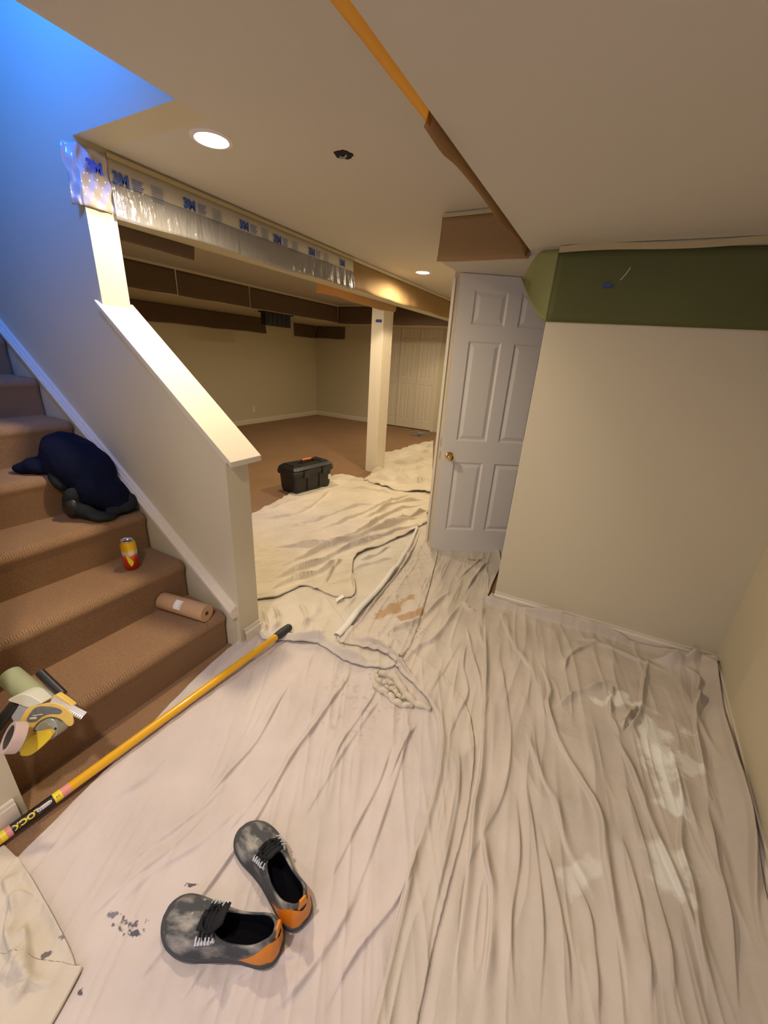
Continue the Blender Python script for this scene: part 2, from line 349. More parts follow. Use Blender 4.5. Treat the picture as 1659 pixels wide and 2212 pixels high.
m = MB(); m.box(-1.39, -1.375, -2.4, .20, 0, .09); m.box(-1.39, -1.379, -2.4, .20, .09, .105); struct(m.build('baseboard_left', M['trim']))
# half wall cap
sl = (1.665-1.03)/(2.205-1.375)
m = MB(); m.prism([(-1.375, 1.03), (-1.375, 1.005), (-2.205, 1.64), (-2.205, 1.665)], 1.158, 1.338, 'y')
struct(m.build('trim_4', mat('cap paint', (0.66, 0.61, 0.50), .35), bevel=.002))
m = MB(); m.prism([(-1.42, 1.040), (-1.42, 1.015), (-2.18, 1.597), (-2.18, 1.622)], 1.172, 1.18, 'y'); struct(m.build('trim_5', M['trim']))
# stair skirt and its moulding
a0, a1 = (-1.462, .236), (-4.4, .236+.7185*(4.4-1.462))
m = MB(); m.prism([(-1.462, 0), (-1.462, .225), (a1[0], a1[1]-.02), (a1[0], 0)], 1.157, 1.18, 'y'); struct(m.build('trim_6', M['wall']))
m = MB()
def slant(z0, z1, y0, x0=-1.448):
    m.prism([(x0, .236+z0-(x0+1.462)*.7185), (a1[0], a1[1]+z0), (a1[0], a1[1]+z1), (x0, .236+z1-(x0+1.462)*.7185)], y0, 1.18, 'y')
slant(-.045, -.030, 1.150); slant(-.030, -.008, 1.142); slant(-.008, .004, 1.136); slant(.004, .014, 1.146); slant(.014, .024, 1.160)
struct(m.build('trim_7', M['trim'], bevel=.0015))

# ================================================================ STAIRS
NX0, RUN, RISE, Z1 = -1.49, .2865, .21, .213
st = thing('staircase', 'brown carpeted staircase climbing beside the white half wall', 'stairs', (NX0, .68, 0))
m_first = True
for k in range(11):
    z = Z1+RISE*k; x = NX0-RUN*k; R = .038; zb = z-RISE if k else 0
    prof = [(x-.012, zb-(0.0 if k == 0 else .03))]
    prof += [(x-.012, z-R-.03), (x-.004, z-R-.012)]
    for a in range(7):
        t = math.pi/2*a/6; prof.append((x-R+R*math.cos(t), z-R+R*math.sin(t)))
    prof += [(x-RUN-.03, z), (x-RUN-.03, zb-(0 if k == 0 else .03))]
    mm = MB()
    inner = [(px-NX0, pz) for px, pz in prof]
    y0, y1, rr = .222-.68, 1.152-.68, .012
    # rounded right edge: inset copies
    rows = []
    cxm = sum(p[0] for p in inner)/len(inner); czm = sum(p[1] for p in inner)/len(inner)
    def ins(e): return [(p[0]-(e if p[0] > cxm+.02 else 0), p[1]-(e if p[1] > czm+.02 else 0)) for p in inner]
    for yy, e in ((y0, 0), (y1-rr*2, 0), (y1-rr, .003), (y1-rr*.4, .009), (y1, .02)):
        rows.append([(p[0], yy, p[1]) for p in ins(e)])
    mm.grid(rows, 0, True); n = len(inner); mm.f.append(tuple(range(n))); mm.f.append(tuple(4*n+i for i in range(n))[::-1]); mm.m += [0, 0]
    mm.build('step', M['carpet'], st, smooth=True, angle=50)

# ================================================================ DOORS
def panel_leaf(w, h, t, cols, rws, depth=.008, side=1):
    """door slab in local x:0..w, z:0..h, y:-t..0 ; raised panels on the y=-t face"""
    mm = MB(); xs = sorted({0, w} | {c for p in cols for c in p}); zs = sorted({0, h} | {c for p in rws for c in p})
    for i in range(len(xs)-1):
        for j in range(len(zs)-1):
            x0, x1, z0, z1 = xs[i], xs[i+1], zs[j], zs[j+1]
            isp = any(abs(x0-c[0]) < 1e-6 for c in cols) and any(abs(z0-c[0]) < 1e-6 for c in rws)
            if not isp: mm.add([(x0, -t, z0), (x1, -t, z0), (x1, -t, z1), (x0, -t, z1)], [(0, 1, 2, 3)])
            else:
                def ring(o, y): return [(x0+o, y, z0+o), (x1-o, y, z0+o), (x1-o, y, z1-o), (x0+o, y, z1-o)]
                rr = [ring(0, -t), ring(.006, -t+depth*.5), ring(.012, -t+depth), ring(.018, -t+depth), ring(.042, -t+.001)]
                mm.grid(rr, 0, True); o = len(mm.v); mm.add(rr[-1], [(0, 1, 2, 3)])
    mm.add([(0, -t, 0), (w, -t, 0), (w, 0, 0), (0, 0, 0), (0, -t, h), (w, -t, h), (w, 0, h), (0, 0, h)],
           [(0, 3, 2, 1), (4, 5, 6, 7), (0, 4, 7, 3), (1, 2, 6, 5), (2, 3, 7, 6)])
    return mm
DW, DH = .76, 2.02
PB = (-1.041, 2.826); dirv = Vector((.525, .324, 0)).normalized(); ang = math.atan2(dirv.y, dirv.x)
door = panel_leaf(DW, DH, .036, [(.105, .335), (.425, .655)], [(.20, .765), (.93, 1.62), (1.72, 1.93)]).build('door_1', M['door'], bevel=0)
door.location = (PB[0], PB[1]+.02, .012); door.rotation_euler = (0, 0, ang); struct(door)
o = MB().box(-.0015, 0, -.034, -.002, .002, DH-.002).build('door_edge', mat('bare door edge', (.62, .50, .34), .6), door)
kn = MB(); q = Matrix.Translation((.062, -.036, .81)) @ Matrix.Rotation(math.radians(90), 4, 'X')
kn.lathe([(0, 0), (.030, 0), (.031, .004), (.026, .008), (.012, .010), (.011, .028), (.018, .034), (.026, .042), (.027, .052), (.021, .061), (.010, .065), (0, .0655)], 32, 0, q)
kn = kn.build('door_knob', M['brass'], door, smooth=True)
MB().box(-.004, -.001, -.03, -.008, .78, .84).build('latch_plate', M['brass'], door)
# strike plate and jamb on the partition end
m = MB(); m.box(-1.085, -1.06, 2.955, 2.961, .86, .93); st_ = m.build('trim_8', M['blackmetal']); struct(st_)
m = MB(); m.box(-1.125, -1.105, 2.945, 2.975, 0, 2.03); m.box(-1.062, -1.04, 2.945, 2.975, 0, 2.03); struct(m.build('trim_9', M['trim']))
# bifold closet doors at the far wall
for i, (x0, w) in enumerate(((-4.51, .30), (-4.20, .44), (-3.755, .43))):
    if i == 0: cols = [(.045, .255)]
    else: cols = [(.05, w/2-.02), (w/2+.02, w-.05)]
    o = panel_leaf(w, 2.09, .03, cols, [(.18, .95), (1.08, 1.78), (1.86, 2.02)], .006).build('door_%d' % (i+2), M['trim'])
    o.location = (x0, 8.31, .02); struct(o)
m = MB(); m.box(-4.57, -4.51, 8.27, 8.3, 0, 2.17); m.box(-3.325, -3.26, 8.27, 8.3, 0, 2.17); m.box(-4.57, -3.26, 8.27, 8.3, 2.115, 2.18); struct(m.build('trim_10', M['trim']))

# ================================================================ CEILING LIGHTS
def downlight(x, y, label, power, z=ZC):
    t = thing('recessed_ceiling_light', label, 'ceiling light', (x, y, z), 0, 'recessed ceiling lights')
    mm = MB(); mm.lathe([(.062, .0), (.066, -.006), (.080, -.005), (.083, -.001), (.083, .0)], 40); mm.build('trim_ring', M['white'], t, smooth=True)
    mm = MB(); mm.lathe([(0, -.012), (.02, -.0115), (.045, -.008), (.060, -.002), (.0, .0)], 32); mm.build('lamp_glass', M['bulb'], t, smooth=True)
    lamp('downlight_lamp', 'SPOT', (x, y, z-.03), power, WARM, .055, aim=(x, y, 0), spot=172, blend=.5)
    return t
downlight(-1.633, 1.417, 'lit round recessed light above the half wall', 94)
downlight(-1.84, 3.99, 'small lit recessed light above the far cloths, beside the papered beam', 80)
for i, (x, y, z) in enumerate(((-1.75, 6.6, ZC), (-3.0, 3.2, ZF), (-3.1, 6.2, ZF))):  # three unseen fixtures added to light the far walls
    downlight(x, y, ('unseen recessed light added in the far strip of ceiling past the partition', 'unseen recessed light added on the far room ceiling nearest the half wall', 'unseen recessed light added on the far room ceiling nearest the closets')[i], (60, 80, 80)[i], z)
t = thing('ceiling_hole', 'small dark round hole cut in the ceiling right of the nearer light', 'hole', (-1.197, 1.716, ZC))
mm = MB()
ri = [(.040+.003*math.sin(5*a)+.002*math.sin(11*a+1), a) for a in [2*math.pi*k/36 for k in range(36)]]
mm.grid([[(r*f*math.cos(a), r*f*math.sin(a), z) for r, a in ri] for f, z in ((1.0, -.001), (.86, -.003), (0.0, -.0025))], 0, True)
mm.build('opening', mat('dark void', (.015, .012, .010), .95), t)
MB().tube([(-.02, 0, -.004), (0, .004, -.010), (.018, -.004, -.005)], .004, 8).build('wire_end', M['grey'], t, smooth=True)

# ================================================================ MASKING PAPER AND FILM
def sheet(name, rows, material, parent=None, thick=.0008):
    return MB().grid(rows).build(name, material, parent, smooth=True, angle=80, solid=thick, fix=False)
def wav(t, k, a, ph=0): return a*math.sin(k*t+ph)+a*.5*math.sin(2.3*k*t+1.7*ph+1)
def paper_x(x, y0, y1, ztop, zbot, flare, seed=0, n=60, amp=.004, side=1, zb=.006):
    rows = []
    for i in range(n+1):
        y = y0+(y1-y0)*i/n; r = []
        for j in range(9):
            v = j/8; z = ztop+(zbot+wav(y, 5, zb, seed)-ztop)*v
            r.append((x+side*(flare*v*v+abs(wav(y, 9, amp, seed+1))*v), y, z))
        rows.append(r)
    return rows
def paper_y(y, x0, x1, ztop, zbot, flare, seed=0, n=40, amp=.004, zb=.004):
    rows = []
    for i in range(n+1):
        x = x0+(x1-x0)*i/n; r = []
        for j in range(9):
            v = j/8; z = ztop+(zbot+wav(x, 6, zb, seed)-ztop)*v
            r.append((x, y-(flare*v*v+abs(wav(x, 9, amp, seed+1))*v), z))
        rows.append(r)
    return rows
def paper(name, label, rows, material, group=None, tape=None, cat='masking paper'):
    o = sheet(name, rows, material); tag(o, label, cat, group)
    if tape:
        tm = MB(); tm.box(*tape[0]); tm.build('tape', tape[1], o)
    return o
# lowered ceiling edge strips
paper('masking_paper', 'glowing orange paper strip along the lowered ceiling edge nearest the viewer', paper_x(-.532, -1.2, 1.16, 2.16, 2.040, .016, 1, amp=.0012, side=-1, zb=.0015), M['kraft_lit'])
paper('masking_paper', 'darker paper strip along the lowered ceiling edge leading to the box over the door',
      [[(-.533-.014*v*v-.006*v*abs(math.sin(y*7)), y, 2.12-(.098-.018*abs(math.sin(y*5)))*v) for v in [j/8 for j in range(9)]] for y in [1.135+(2.47-1.135)*i/40 for i in range(41)]], M['kraft'])
# box over the door
o = paper('masking_paper', 'square brown paper on the boxed header above the white door', paper_y(2.492, -1.055, -.535, 2.252, 2.022, .025, 2, amp=.003), M['kraft'],
      None, ((-1.05, -.56, 2.488, 2.496, 2.245, 2.262), M['tape_yellow']))
# beam: film then kraft
FY0, FY1 = 1.30, 3.285
fm = thing('masking_film', 'clear printed plastic film taped along the beam face', 'masking film', (-2.17, (FY0+FY1)/2, 2.03))
def loc(rows, o): return [[(p[0]-o.location.x, p[1]-o.location.y, p[2]-o.location.z) for p in r] for r in rows]
def filmx(y, z, base=-2.172):
    f = max(0, 2.20-z)/.18; k = .10+1.25*max(0, min(1, (y-2.5)/.5))
    return base+f*(.010+.009*k*math.sin(y*34+3*math.sin(y*9))+.005*k*math.sin(y*77+z*18))
rows = [[(filmx(y, z), y, z) for z in [2.235-(.215+.008*math.sin(y*6))*j/14 for j in range(15)]] for y in [FY0+(FY1-FY0)*i/260 for i in range(261)]]
sheet('film', loc(rows, fm), M['film'], fm, .0004)
rows = [[(filmx(y, z)+.0015, y, z) for z in [2.245, 2.20, 2.155]] for y in [FY0+(FY1-FY0)*i/160 for i in range(161)]]
sheet('film_band', loc(rows, fm), M['film_band'], fm, .0004)
mm = MB(); mm.box(.0, .006, FY0-fm.location.y, FY1-fm.location.y, 2.240-2.03, 2.258-2.03); mm.build('tape', M['tape_yellow'], fm)
def logo(parent, org, du, dv, s, tag_lines=True, off=Vector((0, 0, 0)), base=None):
    """3M mark plus fine print on a plane: org centre, du right, dv up"""
    vs, fs = text_mesh('3M', s, .055*s)
    mm = MB(); mm.add([org+du*(v.x*.92)+dv*v.y-off for v in vs], fs); 
    mm.build('printed_logo', M['ink'], parent, fix=False)
    if tag_lines:
        mm = MB()
        for k in range(6):
            L_ = s*(.9-.09*(k % 3)); y = s*(.32-.13*k); x0 = s*.82
            for q in range(5):
                a = x0+L_*q/5; b_ = a+L_*.17
                mm.add([org+du*a+dv*y-off, org+du*b_+dv*y-off, org+du*b_+dv*(y+.06*s)-off, org+du*a+dv*(y+.06*s)-off], [(0, 1, 2, 3)])
        mm.build('fine_print', M['ink'], parent, fix=False)
        mm = MB()
        for k in range(9):
            y = s*(.42-.12*k); a = s*2.3
            mm.add([org+du*a+dv*y-off, org+du*(a+s*1.0)+dv*y-off, org+du*(a+s*1.0)+dv*(y+.045*s)-off, org+du*a+dv*(y+.045*s)-off], [(0, 1, 2, 3)])
        mm.build('fine_print', M['ink_pale'], parent, fix=False)
for (px, py) in ((262, 389), (410, 443), (528, 488), (600, 518), (674, 545), (740, 569)):
    P = atx(px, py, -2.162); s = .062
    logo(fm, Vector((max(filmx(P.y, P.z)+.0035, -2.163), P.y, P.z)), Vector((0, 1, 0)), Vector((0, 0, 1)), s, px != 740, fm.location)
paper('masking_paper', 'bright brown paper along the beam lit by the small lamp, between film and partition', paper_x(-2.176, 3.24, 7.9, 2.245, 2.03, .006, 3, n=150, amp=.010, side=1, zb=.005), M['kraft'], None,
      ((-2.18, -2.172, 3.29, 8.2, 2.24, 2.262), M['tape_cream']))
# film wrapped on the post
pf = thing('masking_film', 'printed plastic film wrapped round the top of the white post', 'masking film', (-2.17, 1.24, 2.03))
rows = []
for i in range(45):
    t_ = i/44; y = 1.115+.195*t_
    r = []
    for j in range(19):
        v = j/18; z = 2.245-.215*v
        if t_ < .34: x = -2.176-.0+(.34-t_)*-.12; yy = 1.174-.035*(1-t_/.34)*(1-.35*v)*(1+.2*math.sin(v*9))
        else: x = -2.173; yy = 1.174+(t_-.34)/.66*.136
        x += .0045*math.sin(t_*22+v*11)+.0045*math.sin(v*17-t_*15)+.006
        r.append((x, min(yy, 1.295), z))
    rows.append(r)
sheet('film', loc(rows, pf), mat('wrinkled clear film', (.58, .53, .49), .15, spec=.9, coat=.7, bump=(13, .5, .01)), pf, .0004)
P = Vector((-2.152, 1.232, 2.178)); logo(pf, P, Vector((0, 1, 0)), Vector((0, 0, 1)), .056, False, pf.location)
# flaps on the back of the beam
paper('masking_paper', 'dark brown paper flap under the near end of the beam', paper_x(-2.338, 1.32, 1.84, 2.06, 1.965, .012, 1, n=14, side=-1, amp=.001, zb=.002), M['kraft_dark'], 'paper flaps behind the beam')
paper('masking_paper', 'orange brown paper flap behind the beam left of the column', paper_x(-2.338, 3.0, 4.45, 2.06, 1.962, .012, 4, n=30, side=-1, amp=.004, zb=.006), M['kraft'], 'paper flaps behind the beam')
# far soffit papers
sf = atx(382, 610, -5.19).y; sg = atx(540, 640, -5.19).y
for (a, b_, lb) in ((1.4, sf-.01, 'brown paper on the far soffit face, nearest the post'), (sf+.01, sg-.01, 'brown paper on the far soffit face, middle sheet'), (sg+.01, 7.33, 'brown paper on the far soffit face, reaching the far corner')):
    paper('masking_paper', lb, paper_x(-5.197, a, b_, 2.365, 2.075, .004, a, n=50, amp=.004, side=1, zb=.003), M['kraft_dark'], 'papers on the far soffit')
o = MB().box(-5.20, -5.192, 1.4, 7.34, 2.365, 2.395).build('masking_tape', M['tape_cream']); tag(o, 'pale tape line above the papers on the far soffit', 'tape')
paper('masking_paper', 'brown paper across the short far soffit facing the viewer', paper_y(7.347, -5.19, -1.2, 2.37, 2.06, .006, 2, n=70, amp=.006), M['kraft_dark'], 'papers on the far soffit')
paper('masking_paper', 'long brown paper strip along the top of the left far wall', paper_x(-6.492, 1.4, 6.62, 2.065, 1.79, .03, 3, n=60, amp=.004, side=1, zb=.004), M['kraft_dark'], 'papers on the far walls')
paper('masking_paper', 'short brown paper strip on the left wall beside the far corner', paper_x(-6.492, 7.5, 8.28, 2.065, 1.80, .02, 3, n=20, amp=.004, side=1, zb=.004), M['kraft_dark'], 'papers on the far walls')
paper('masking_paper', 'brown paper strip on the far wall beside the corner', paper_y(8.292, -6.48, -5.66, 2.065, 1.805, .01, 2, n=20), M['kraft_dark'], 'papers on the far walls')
# vent below the far soffit: black box standing in for a dark basement window
v = thing('window_recess', 'black rectangular vent opening below the far soffit, built as a black box', 'window', (-5.28, 5.65, 1.9))
MB().box(-.06, .06, -.30, .30, -.04, .17).build('housing', M['black'], v, bevel=.01)
MB().box(-.07, .08, -.34, .36, .15, .17).build('lip', M['black'], v)
for k in range(5): MB().box(.058, .068, -.26+.11*k, -.245+.11*k, -.02, .14).build('box_slat', M['blackmetal'], v)
# green paper on the right
gp = thing('masking_paper', 'wide olive green paper band across the top of the right wall', 'masking paper', (GA[0], GA[1], 1.715))
gd = (Vector((*GB, 0))-Vector((*GA, 0))).normalized(); gn = Vector((gd.y, -gd.x, 0))
def gpt(s, z, off=.004): return gd*s+gn*off+Vector((0, 0, z-1.715))
rows = [[gpt(s, z, .004+.003*abs(math.sin(s*5+z*6))) for z in [1.715-.022*s/1.2+ (2.03-1.715)*j/8 for j in range(9)]] for s in [1.225*i/40 for i in range(41)]]
sheet('paper', rows, M['green_paper'], gp)
o = MB(); o.grid([[gpt(s, z+.004*math.sin(s*9), .009) for z in (2.018, 2.046)] for s in [.0+1.225*i/40 for i in range(41)]]); o.build('tape', M['tape_yellow'], gp)
fl = []
for i in range(25):
    t_ = i/24; s = -.155*t_; r = []
    zt = 2.035-.30*(max(0, t_-.45)/.55)**2*.45; zb_ = 1.715+.20*(t_)**1.6
    for j in range(15):
        z = zb_+(zt-zb_)*j/14
        r.append(gpt(s, z, .004+.07*t_**1.5*(1-.9*j/14)-.02*t_))
    fl.append(r)
sheet('curled_flap', fl, M['green_lit'], gp)
for (px, py, w_, h_) in ((1312, 617, .035, .016),):
    P = aty(px, py, 2.39)
    o = MB().box(P.x-w_/2, P.x+w_/2, 2.383, 2.389, P.z-h_/2, P.z+h_/2).build('tape_scrap', M['tape_blue']); tag(o, 'small blue tape scrap stuck on the green paper', 'tape'); o.rotation_euler = (0, 0, 0)
a, b_ = aty(1340, 605, 2.385), aty(1362, 578, 2.385)
o = MB().tube([a, (a+b_)/2+Vector((.003, 0, 0)), b_], .0022, 6).build('tape_scrap', M['tape_cream']); tag(o, 'thin pale diagonal streak of tape on the green paper', 'tape')
P = aty(818, 693, 4.575); o = MB().box(P.x-.04, P.x+.04, 4.573, 4.579, P.z-.015, P.z+.015).build('tape_scrap', M['tape_blue']); tag(o, 'blue tape scrap high on the white column', 'tape')
# outlet on far wall
t = thing('wall_outlet', 'small white electrical outlet low on the far left wall', 'outlet', (-6.5, 6.18, .3))
MB().box(0, .008, -.04, .04, -.06, .06).build('cover_plate', M['white'], t, bevel=.003)
for z in (-.025, .025): MB().box(.008, .011, -.016, .016, z-.014, z+.014).build('socket', M['trim'], t)
# cables at the closet
P = at(925, 935, .02)
mm = MB(); pts = []
for k in range(60):
    a = k*.55; pts.append((P.x+.18*math.cos(a)*math.sin(k*.21)+.002*k-.1, P.y-.35+.12*math.sin(a*1.1), .012+.05*abs(math.sin(a*.7))))
mm.tube(pts, .006, 6); tag(mm.build('cable', M['grey'], smooth=True), 'tangled grey cable on the floor by the closet doors', 'cable')

# ================================================================ DROP CLOTHS
def poly_world(pp, z=0.0): return [at(x, y, z) for x, y in pp]
def resample(pts, n):
    P = np.array([[p[0], p[1]] for p in pts]); 
    # Catmull-Rom
    Q = np.vstack([2*P[0]-P[1], P, 2*P[-1]-P[-2]]); out = []
    for i in range(len(P)-1):
        a, b, c, d = Q[i:i+4]
        for k in range(12):
            t = k/12; out.append(.5*((2*b)+(-a+c)*t+(2*a-5*b+4*c-d)*t*t+(-a+3*b-3*c+d)*t**3))
    out.append(P[-1]); out = np.array(out)
    L = np.r_[0, np.cumsum(np.linalg.norm(np.diff(out, axis=0), axis=1))]; t = np.linspace(0, L[-1], n)
    return np.stack([np.interp(t, L, out[:, 0]), np.interp(t, L, out[:, 1])], 1)
def ridge(X, Y, pts, w, a, steep=.22, flip=1, taper=.25):
    P = resample([(p[0], p[1]) for p in pts], 40); Hh = np.zeros_like(X)
    lo = P.min(0)-4*w; hi = P.max(0)+4*w
    msk = (X > lo[0]) & (X < hi[0]) & (Y > lo[1]) & (Y < hi[1])
    if not msk.any(): return Hh
    x = X[msk]; y = Y[msk]; best = np.full(x.shape, 1e9); sd = np.zeros_like(x); tt = np.zeros_like(x)
    n = len(P)-1
    for i in range(n):
        ax, ay = P[i]; dx, dy = P[i+1]-P[i]; l2 = dx*dx+dy*dy+1e-12
        u = np.clip(((x-ax)*dx+(y-ay)*dy)/l2, 0, 1); ex = x-(ax+u*dx); ey = y-(ay+u*dy); dd = ex*ex+ey*ey
        k = dd < best; best[k] = dd[k]; sd[k] = np.sign(dx*ey-dy*ex)[k]; tt[k] = ((i+u)/n)[k]
    dist = np.sqrt(best)*sd*flip
    ww = np.where(dist > 0, w, w*steep)
    tp = np.clip(tt/taper, 0, 1)*np.clip((1-tt)/taper, 0, 1) if taper > 0 else 1
    tp = tp*tp*(3-2*tp) if taper > 0 else tp
    wob = .75+.25*np.sin(tt*17+a*900)
    Hh[msk] = 1.6*a*np.exp(-(dist/ww)**2)*tp*wob
    return Hh
_rs = np.random.RandomState(7)
def vnoise(X, Y, ang, lx, ly, seed):
    r = np.random.RandomState(seed); c, s = math.cos(ang), math.sin(ang); out = np.zeros_like(X)
    U = (X*c+Y*s)/lx; V = (-X*s+Y*c)/ly
    G = r.rand(257, 257)
    def sm(U, V):
        U = np.mod(U, 256); V = np.mod(V, 256)
        i = np.floor(U).astype(int) % 256; j = np.floor(V).astype(int) % 256; fu = U-np.floor(U); fv = V-np.floor(V); fu = fu*fu*(3-2*fu); fv = fv*fv*(3-2*fv)
        return (G[i, j]*(1-fu)+G[i+1, j]*fu)*(1-fv)+(G[i, j+1]*(1-fu)+G[i+1, j+1]*fu)*fv
    return sm(U+40, V+40)*.62+sm(U*2.1+90, V*2.1+70)*.38
def rdg(n): return (1-np.abs(2*n-1))**3
class Cloth:
    stack = []
    def __init__(s, left, right, n, m, folds, base=.006, lift=None, soft=()):
        s.L = resample(left, n); s.R = resample(right, n); s.n, s.m = n, m; s.folds = folds; s.base = base; s.lift = lift; s.soft = soft
    def own(s, X, Y):
        h = np.full_like(X, s.base)
        for (pts, w, a, flip) in s.folds: h += ridge(X, Y, pts, w, a, flip=flip)
        for (ang, lx, ly, a, sd) in s.soft: h += a*rdg(vnoise(X, Y, ang, lx, ly, sd))
        if s.lift: h = np.maximum(h, h+s.lift(X, Y))
        return h
    def build(s, name, label, material, under=None, edge=.03, smooth_under=True):
        t = np.linspace(0, 1, s.m)[None, :]
        X = s.L[:, 0:1]*(1-t)+s.R[:, 0:1]*t; Y = s.L[:, 1:2]*(1-t)+s.R[:, 1:2]*t
        Z = s.own(X, Y)
        if under: 
            for u in under: Z = Z+u.at(X, Y)
        s.X, s.Y = X, Y
        n, m_ = X.shape; V = np.stack([X, Y, Z], -1).reshape(-1, 3)
        idx = np.arange(n*m_).reshape(n, m_)
        Fc = np.stack([idx[:-1, :-1], idx[:-1, 1:], idx[1:, 1:], idx[1:, :-1]], -1).reshape(-1, 4)
        # hem: drop border
        bd = np.concatenate([idx[0, :], idx[1:, -1], idx[-1, -2::-1], idx[-2:0:-1, 0]]); k = len(bd)
        BV = V[bd].copy(); cen = V.mean(0); BV[:, 2] -= s.base*1.1
        V2 = np.vstack([V, BV]); j = np.arange(k); a = bd; b = bd[(j+1) % k]; c = n*m_+(j+1) % k; d = n*m_+j
        F2 = np.vstack([Fc, np.stack([a, d, c, b], -1)])
        me = bpy.data.meshes.new(name); me.vertices.add(len(V2)); me.vertices.foreach_set('co', V2.ravel())
        me.loops.add(F2.size); me.loops.foreach_set('vertex_index', F2.ravel().astype(np.int32))
        me.polygons.add(len(F2)); me.polygons.foreach_set('loop_start', (np.arange(len(F2))*4).astype(np.int32))
        me.polygons.foreach_set('loop_total', np.full(len(F2), 4, np.int32)); me.update(calc_edges=True); me.validate()
        me.shade_smooth(); me.materials.append(material)
        o = bpy.data.objects.new(name, me); C.objects.link(o)
        return tag(o, label, 'drop cloth', 'canvas drop cloths')
    def inside(s, X, Y):
        poly = np.vstack([s.L, s.R[::-1]]); ins = np.zeros(X.shape, bool); n = len(poly)
        poly = poly[::max(1, n//160)]; n = len(poly)
        for i in range(n):
            x1, y1 = poly[i]; x2, y2 = poly[(i+1) % n]
            if y1 == y2: continue
            c = ((y1 > Y) != (y2 > Y)) & (X < (x2-x1)*(Y-y1)/(y2-y1)+x1); ins ^= c
        return ins
    def at(s, X, Y):
        """height this sheet contributes under another one (cloth bridges the dips)"""
        return np.where(s.inside(X, Y), s.own(X, Y)+.002, 0)
def W2(pp): return [at(x, y) for x, y in pp]
def FO(pp, w, a, flip=1): return (W2(pp), w, a, flip)

# --- A: big foreground cloth
A_left = W2([(-60, 1985), (35, 1862), (130, 1765), (320, 1575), (440, 1455), (500, 1400), (545, 1372)])
A_right = [Vector((-.02, .0, 0))]*1+W2([(900, 2212), (960, 1950), (1010, 1750), (1020, 1600), (985, 1500), (860, 1400), (700, 1345)])
A_left = [Vector((-1.15, -.35, 0))]+A_left; A_right = [Vector((.05, -.35, 0))]+A_right[1:]
foldsA = [
 FO([(50, 1912), (130, 1840), (251, 1730), (301, 1699), (380, 1630)], .014, .010, -1),
 FO([(325, 2075), (444, 1934), (518, 1832), (565, 1759), (640, 1629), (700, 1550), (745, 1470)], .018, .012),
 FO([(401, 1784), (498, 1672), (555, 1606), (610, 1510), (640, 1460)], .020, .010),
 FO([(470, 1830), (560, 1720), (620, 1640)], .03, .005),
 FO([(231, 1907), (332, 1830), (417, 1768), (500, 1690)], .03, .006),
 FO([(170, 2010), (280, 1910), (380, 1830), (460, 1745)], .03, .006),
 FO([(640, 1640), (690, 1560), (745, 1480), (760, 1440)], .02, .010),
 FO([(700, 1700), (745, 1600), (800, 1520), (820, 1470)], .018, .010),
 FO([(640, 1800), (700, 1700), (760, 1600), (830, 1500)], .03, .007),
 FO([(740, 2000), (800, 1850), (850, 1700), (880, 1600), (890, 1540)], .025, .008),
 FO([(700, 1930), (770, 1790), (820, 1690), (850, 1600)], .022, .008),
 FO([(690, 2212), (760, 2080), (850, 1960), (890, 1880), (905, 1800)], .022, .010),
 FO([(560, 2212), (640, 2140), (720, 2030), (790, 1900)], .035, .010),
 FO([(420, 2212), (470, 2150), (560, 2090), (680, 2060)], .03, .007),
 FO([(290, 2140), (360, 2050), (420, 1990)], .03, .006),
 FO([(380, 2190), (447, 2095), (500, 2060)], .025, .007),
 FO([(230, 1990), (330, 1890), (440, 1820), (540, 1730)], .04, .006),
 FO([(835, 1700), (870, 1620), (905, 1560)], .016, .009),
 FO([(600, 1480), (560, 1560), (500, 1640)], .03, .004),
]
softA = [(math.radians(118), .55, .055, .006, 3), (math.radians(112), .9, .15, .010, 5)]
cA = Cloth(A_left, A_right, 700, 460, foldsA, .006, None, softA)
ink = (.06, .06, .09)
stA = [(-.82, .225, .075, .030, .5, ink, .85, 60, .33), (-.885, .21, .03, .012, .6, (.12, .12, .18), .8, 70, .22), (-.795, .222, .022, .010, .4, ink, .9, 80, .20),
       (-.756, .365, .02, .007, .5, ink, .9, 90, .18), (-.797, .092, .012, .010, .4, ink, .9, 90, .2),
       (-.18, .729, .03, .008, 1.2, (.8, .8, .78), .8, 60, .2), (-.145, .70, .04, .007, 2.1, (.8, .8, .78), .8, 60, .22), (-.7, 1.2, .9, .7, 0, (.35, .27, .18), .30, 35, .52)]
cA.build('drop_cloth', 'large pale canvas cloth under the grey shoes', canvas('canvas A', (.61, .55, .51), stA))

# --- D: corner cloth bottom left
D_left = [Vector((-1.36, -.35, 0)), Vector((-1.37, 0, 0)), Vector((-1.36, .10, 0))]
D_right = [Vector((-.66, -.35, 0))]+W2([(150, 2160), (165, 2090), (130, 2010), (85, 1930), (60, 1890), (42, 1860), (10, 1828)])
foldsD = [FO([(100, 1960), (45, 1950), (20, 2020), (40, 2090), (80, 2140), (150, 2130)], .016, .014), FO([(20, 2200), (60, 2150), (70, 2120), (60, 2000)], .03, .02),
          FO([(10, 1900), (40, 1990), (15, 2060)], .03, .012), FO([(165, 2090), (130, 2010), (85, 1930), (50, 1868)], .012, .008), FO([(0, 2120), (60, 2130)], .03, .012)]
cD = Cloth(D_left, D_right, 150, 110, foldsD, .008, None, [(2.2, .3, .09, .008, 13)])
cD.build('drop_cloth', 'creased cream cloth in the corner at the near end of the pole', canvas('canvas D', (.60, .55, .45), [(-.935, .083, .022, .012, .6, ink, .8, 70, .22), (-.93, .12, .02, .01, .5, ink, .7, 90, .3)]), under=[cA])

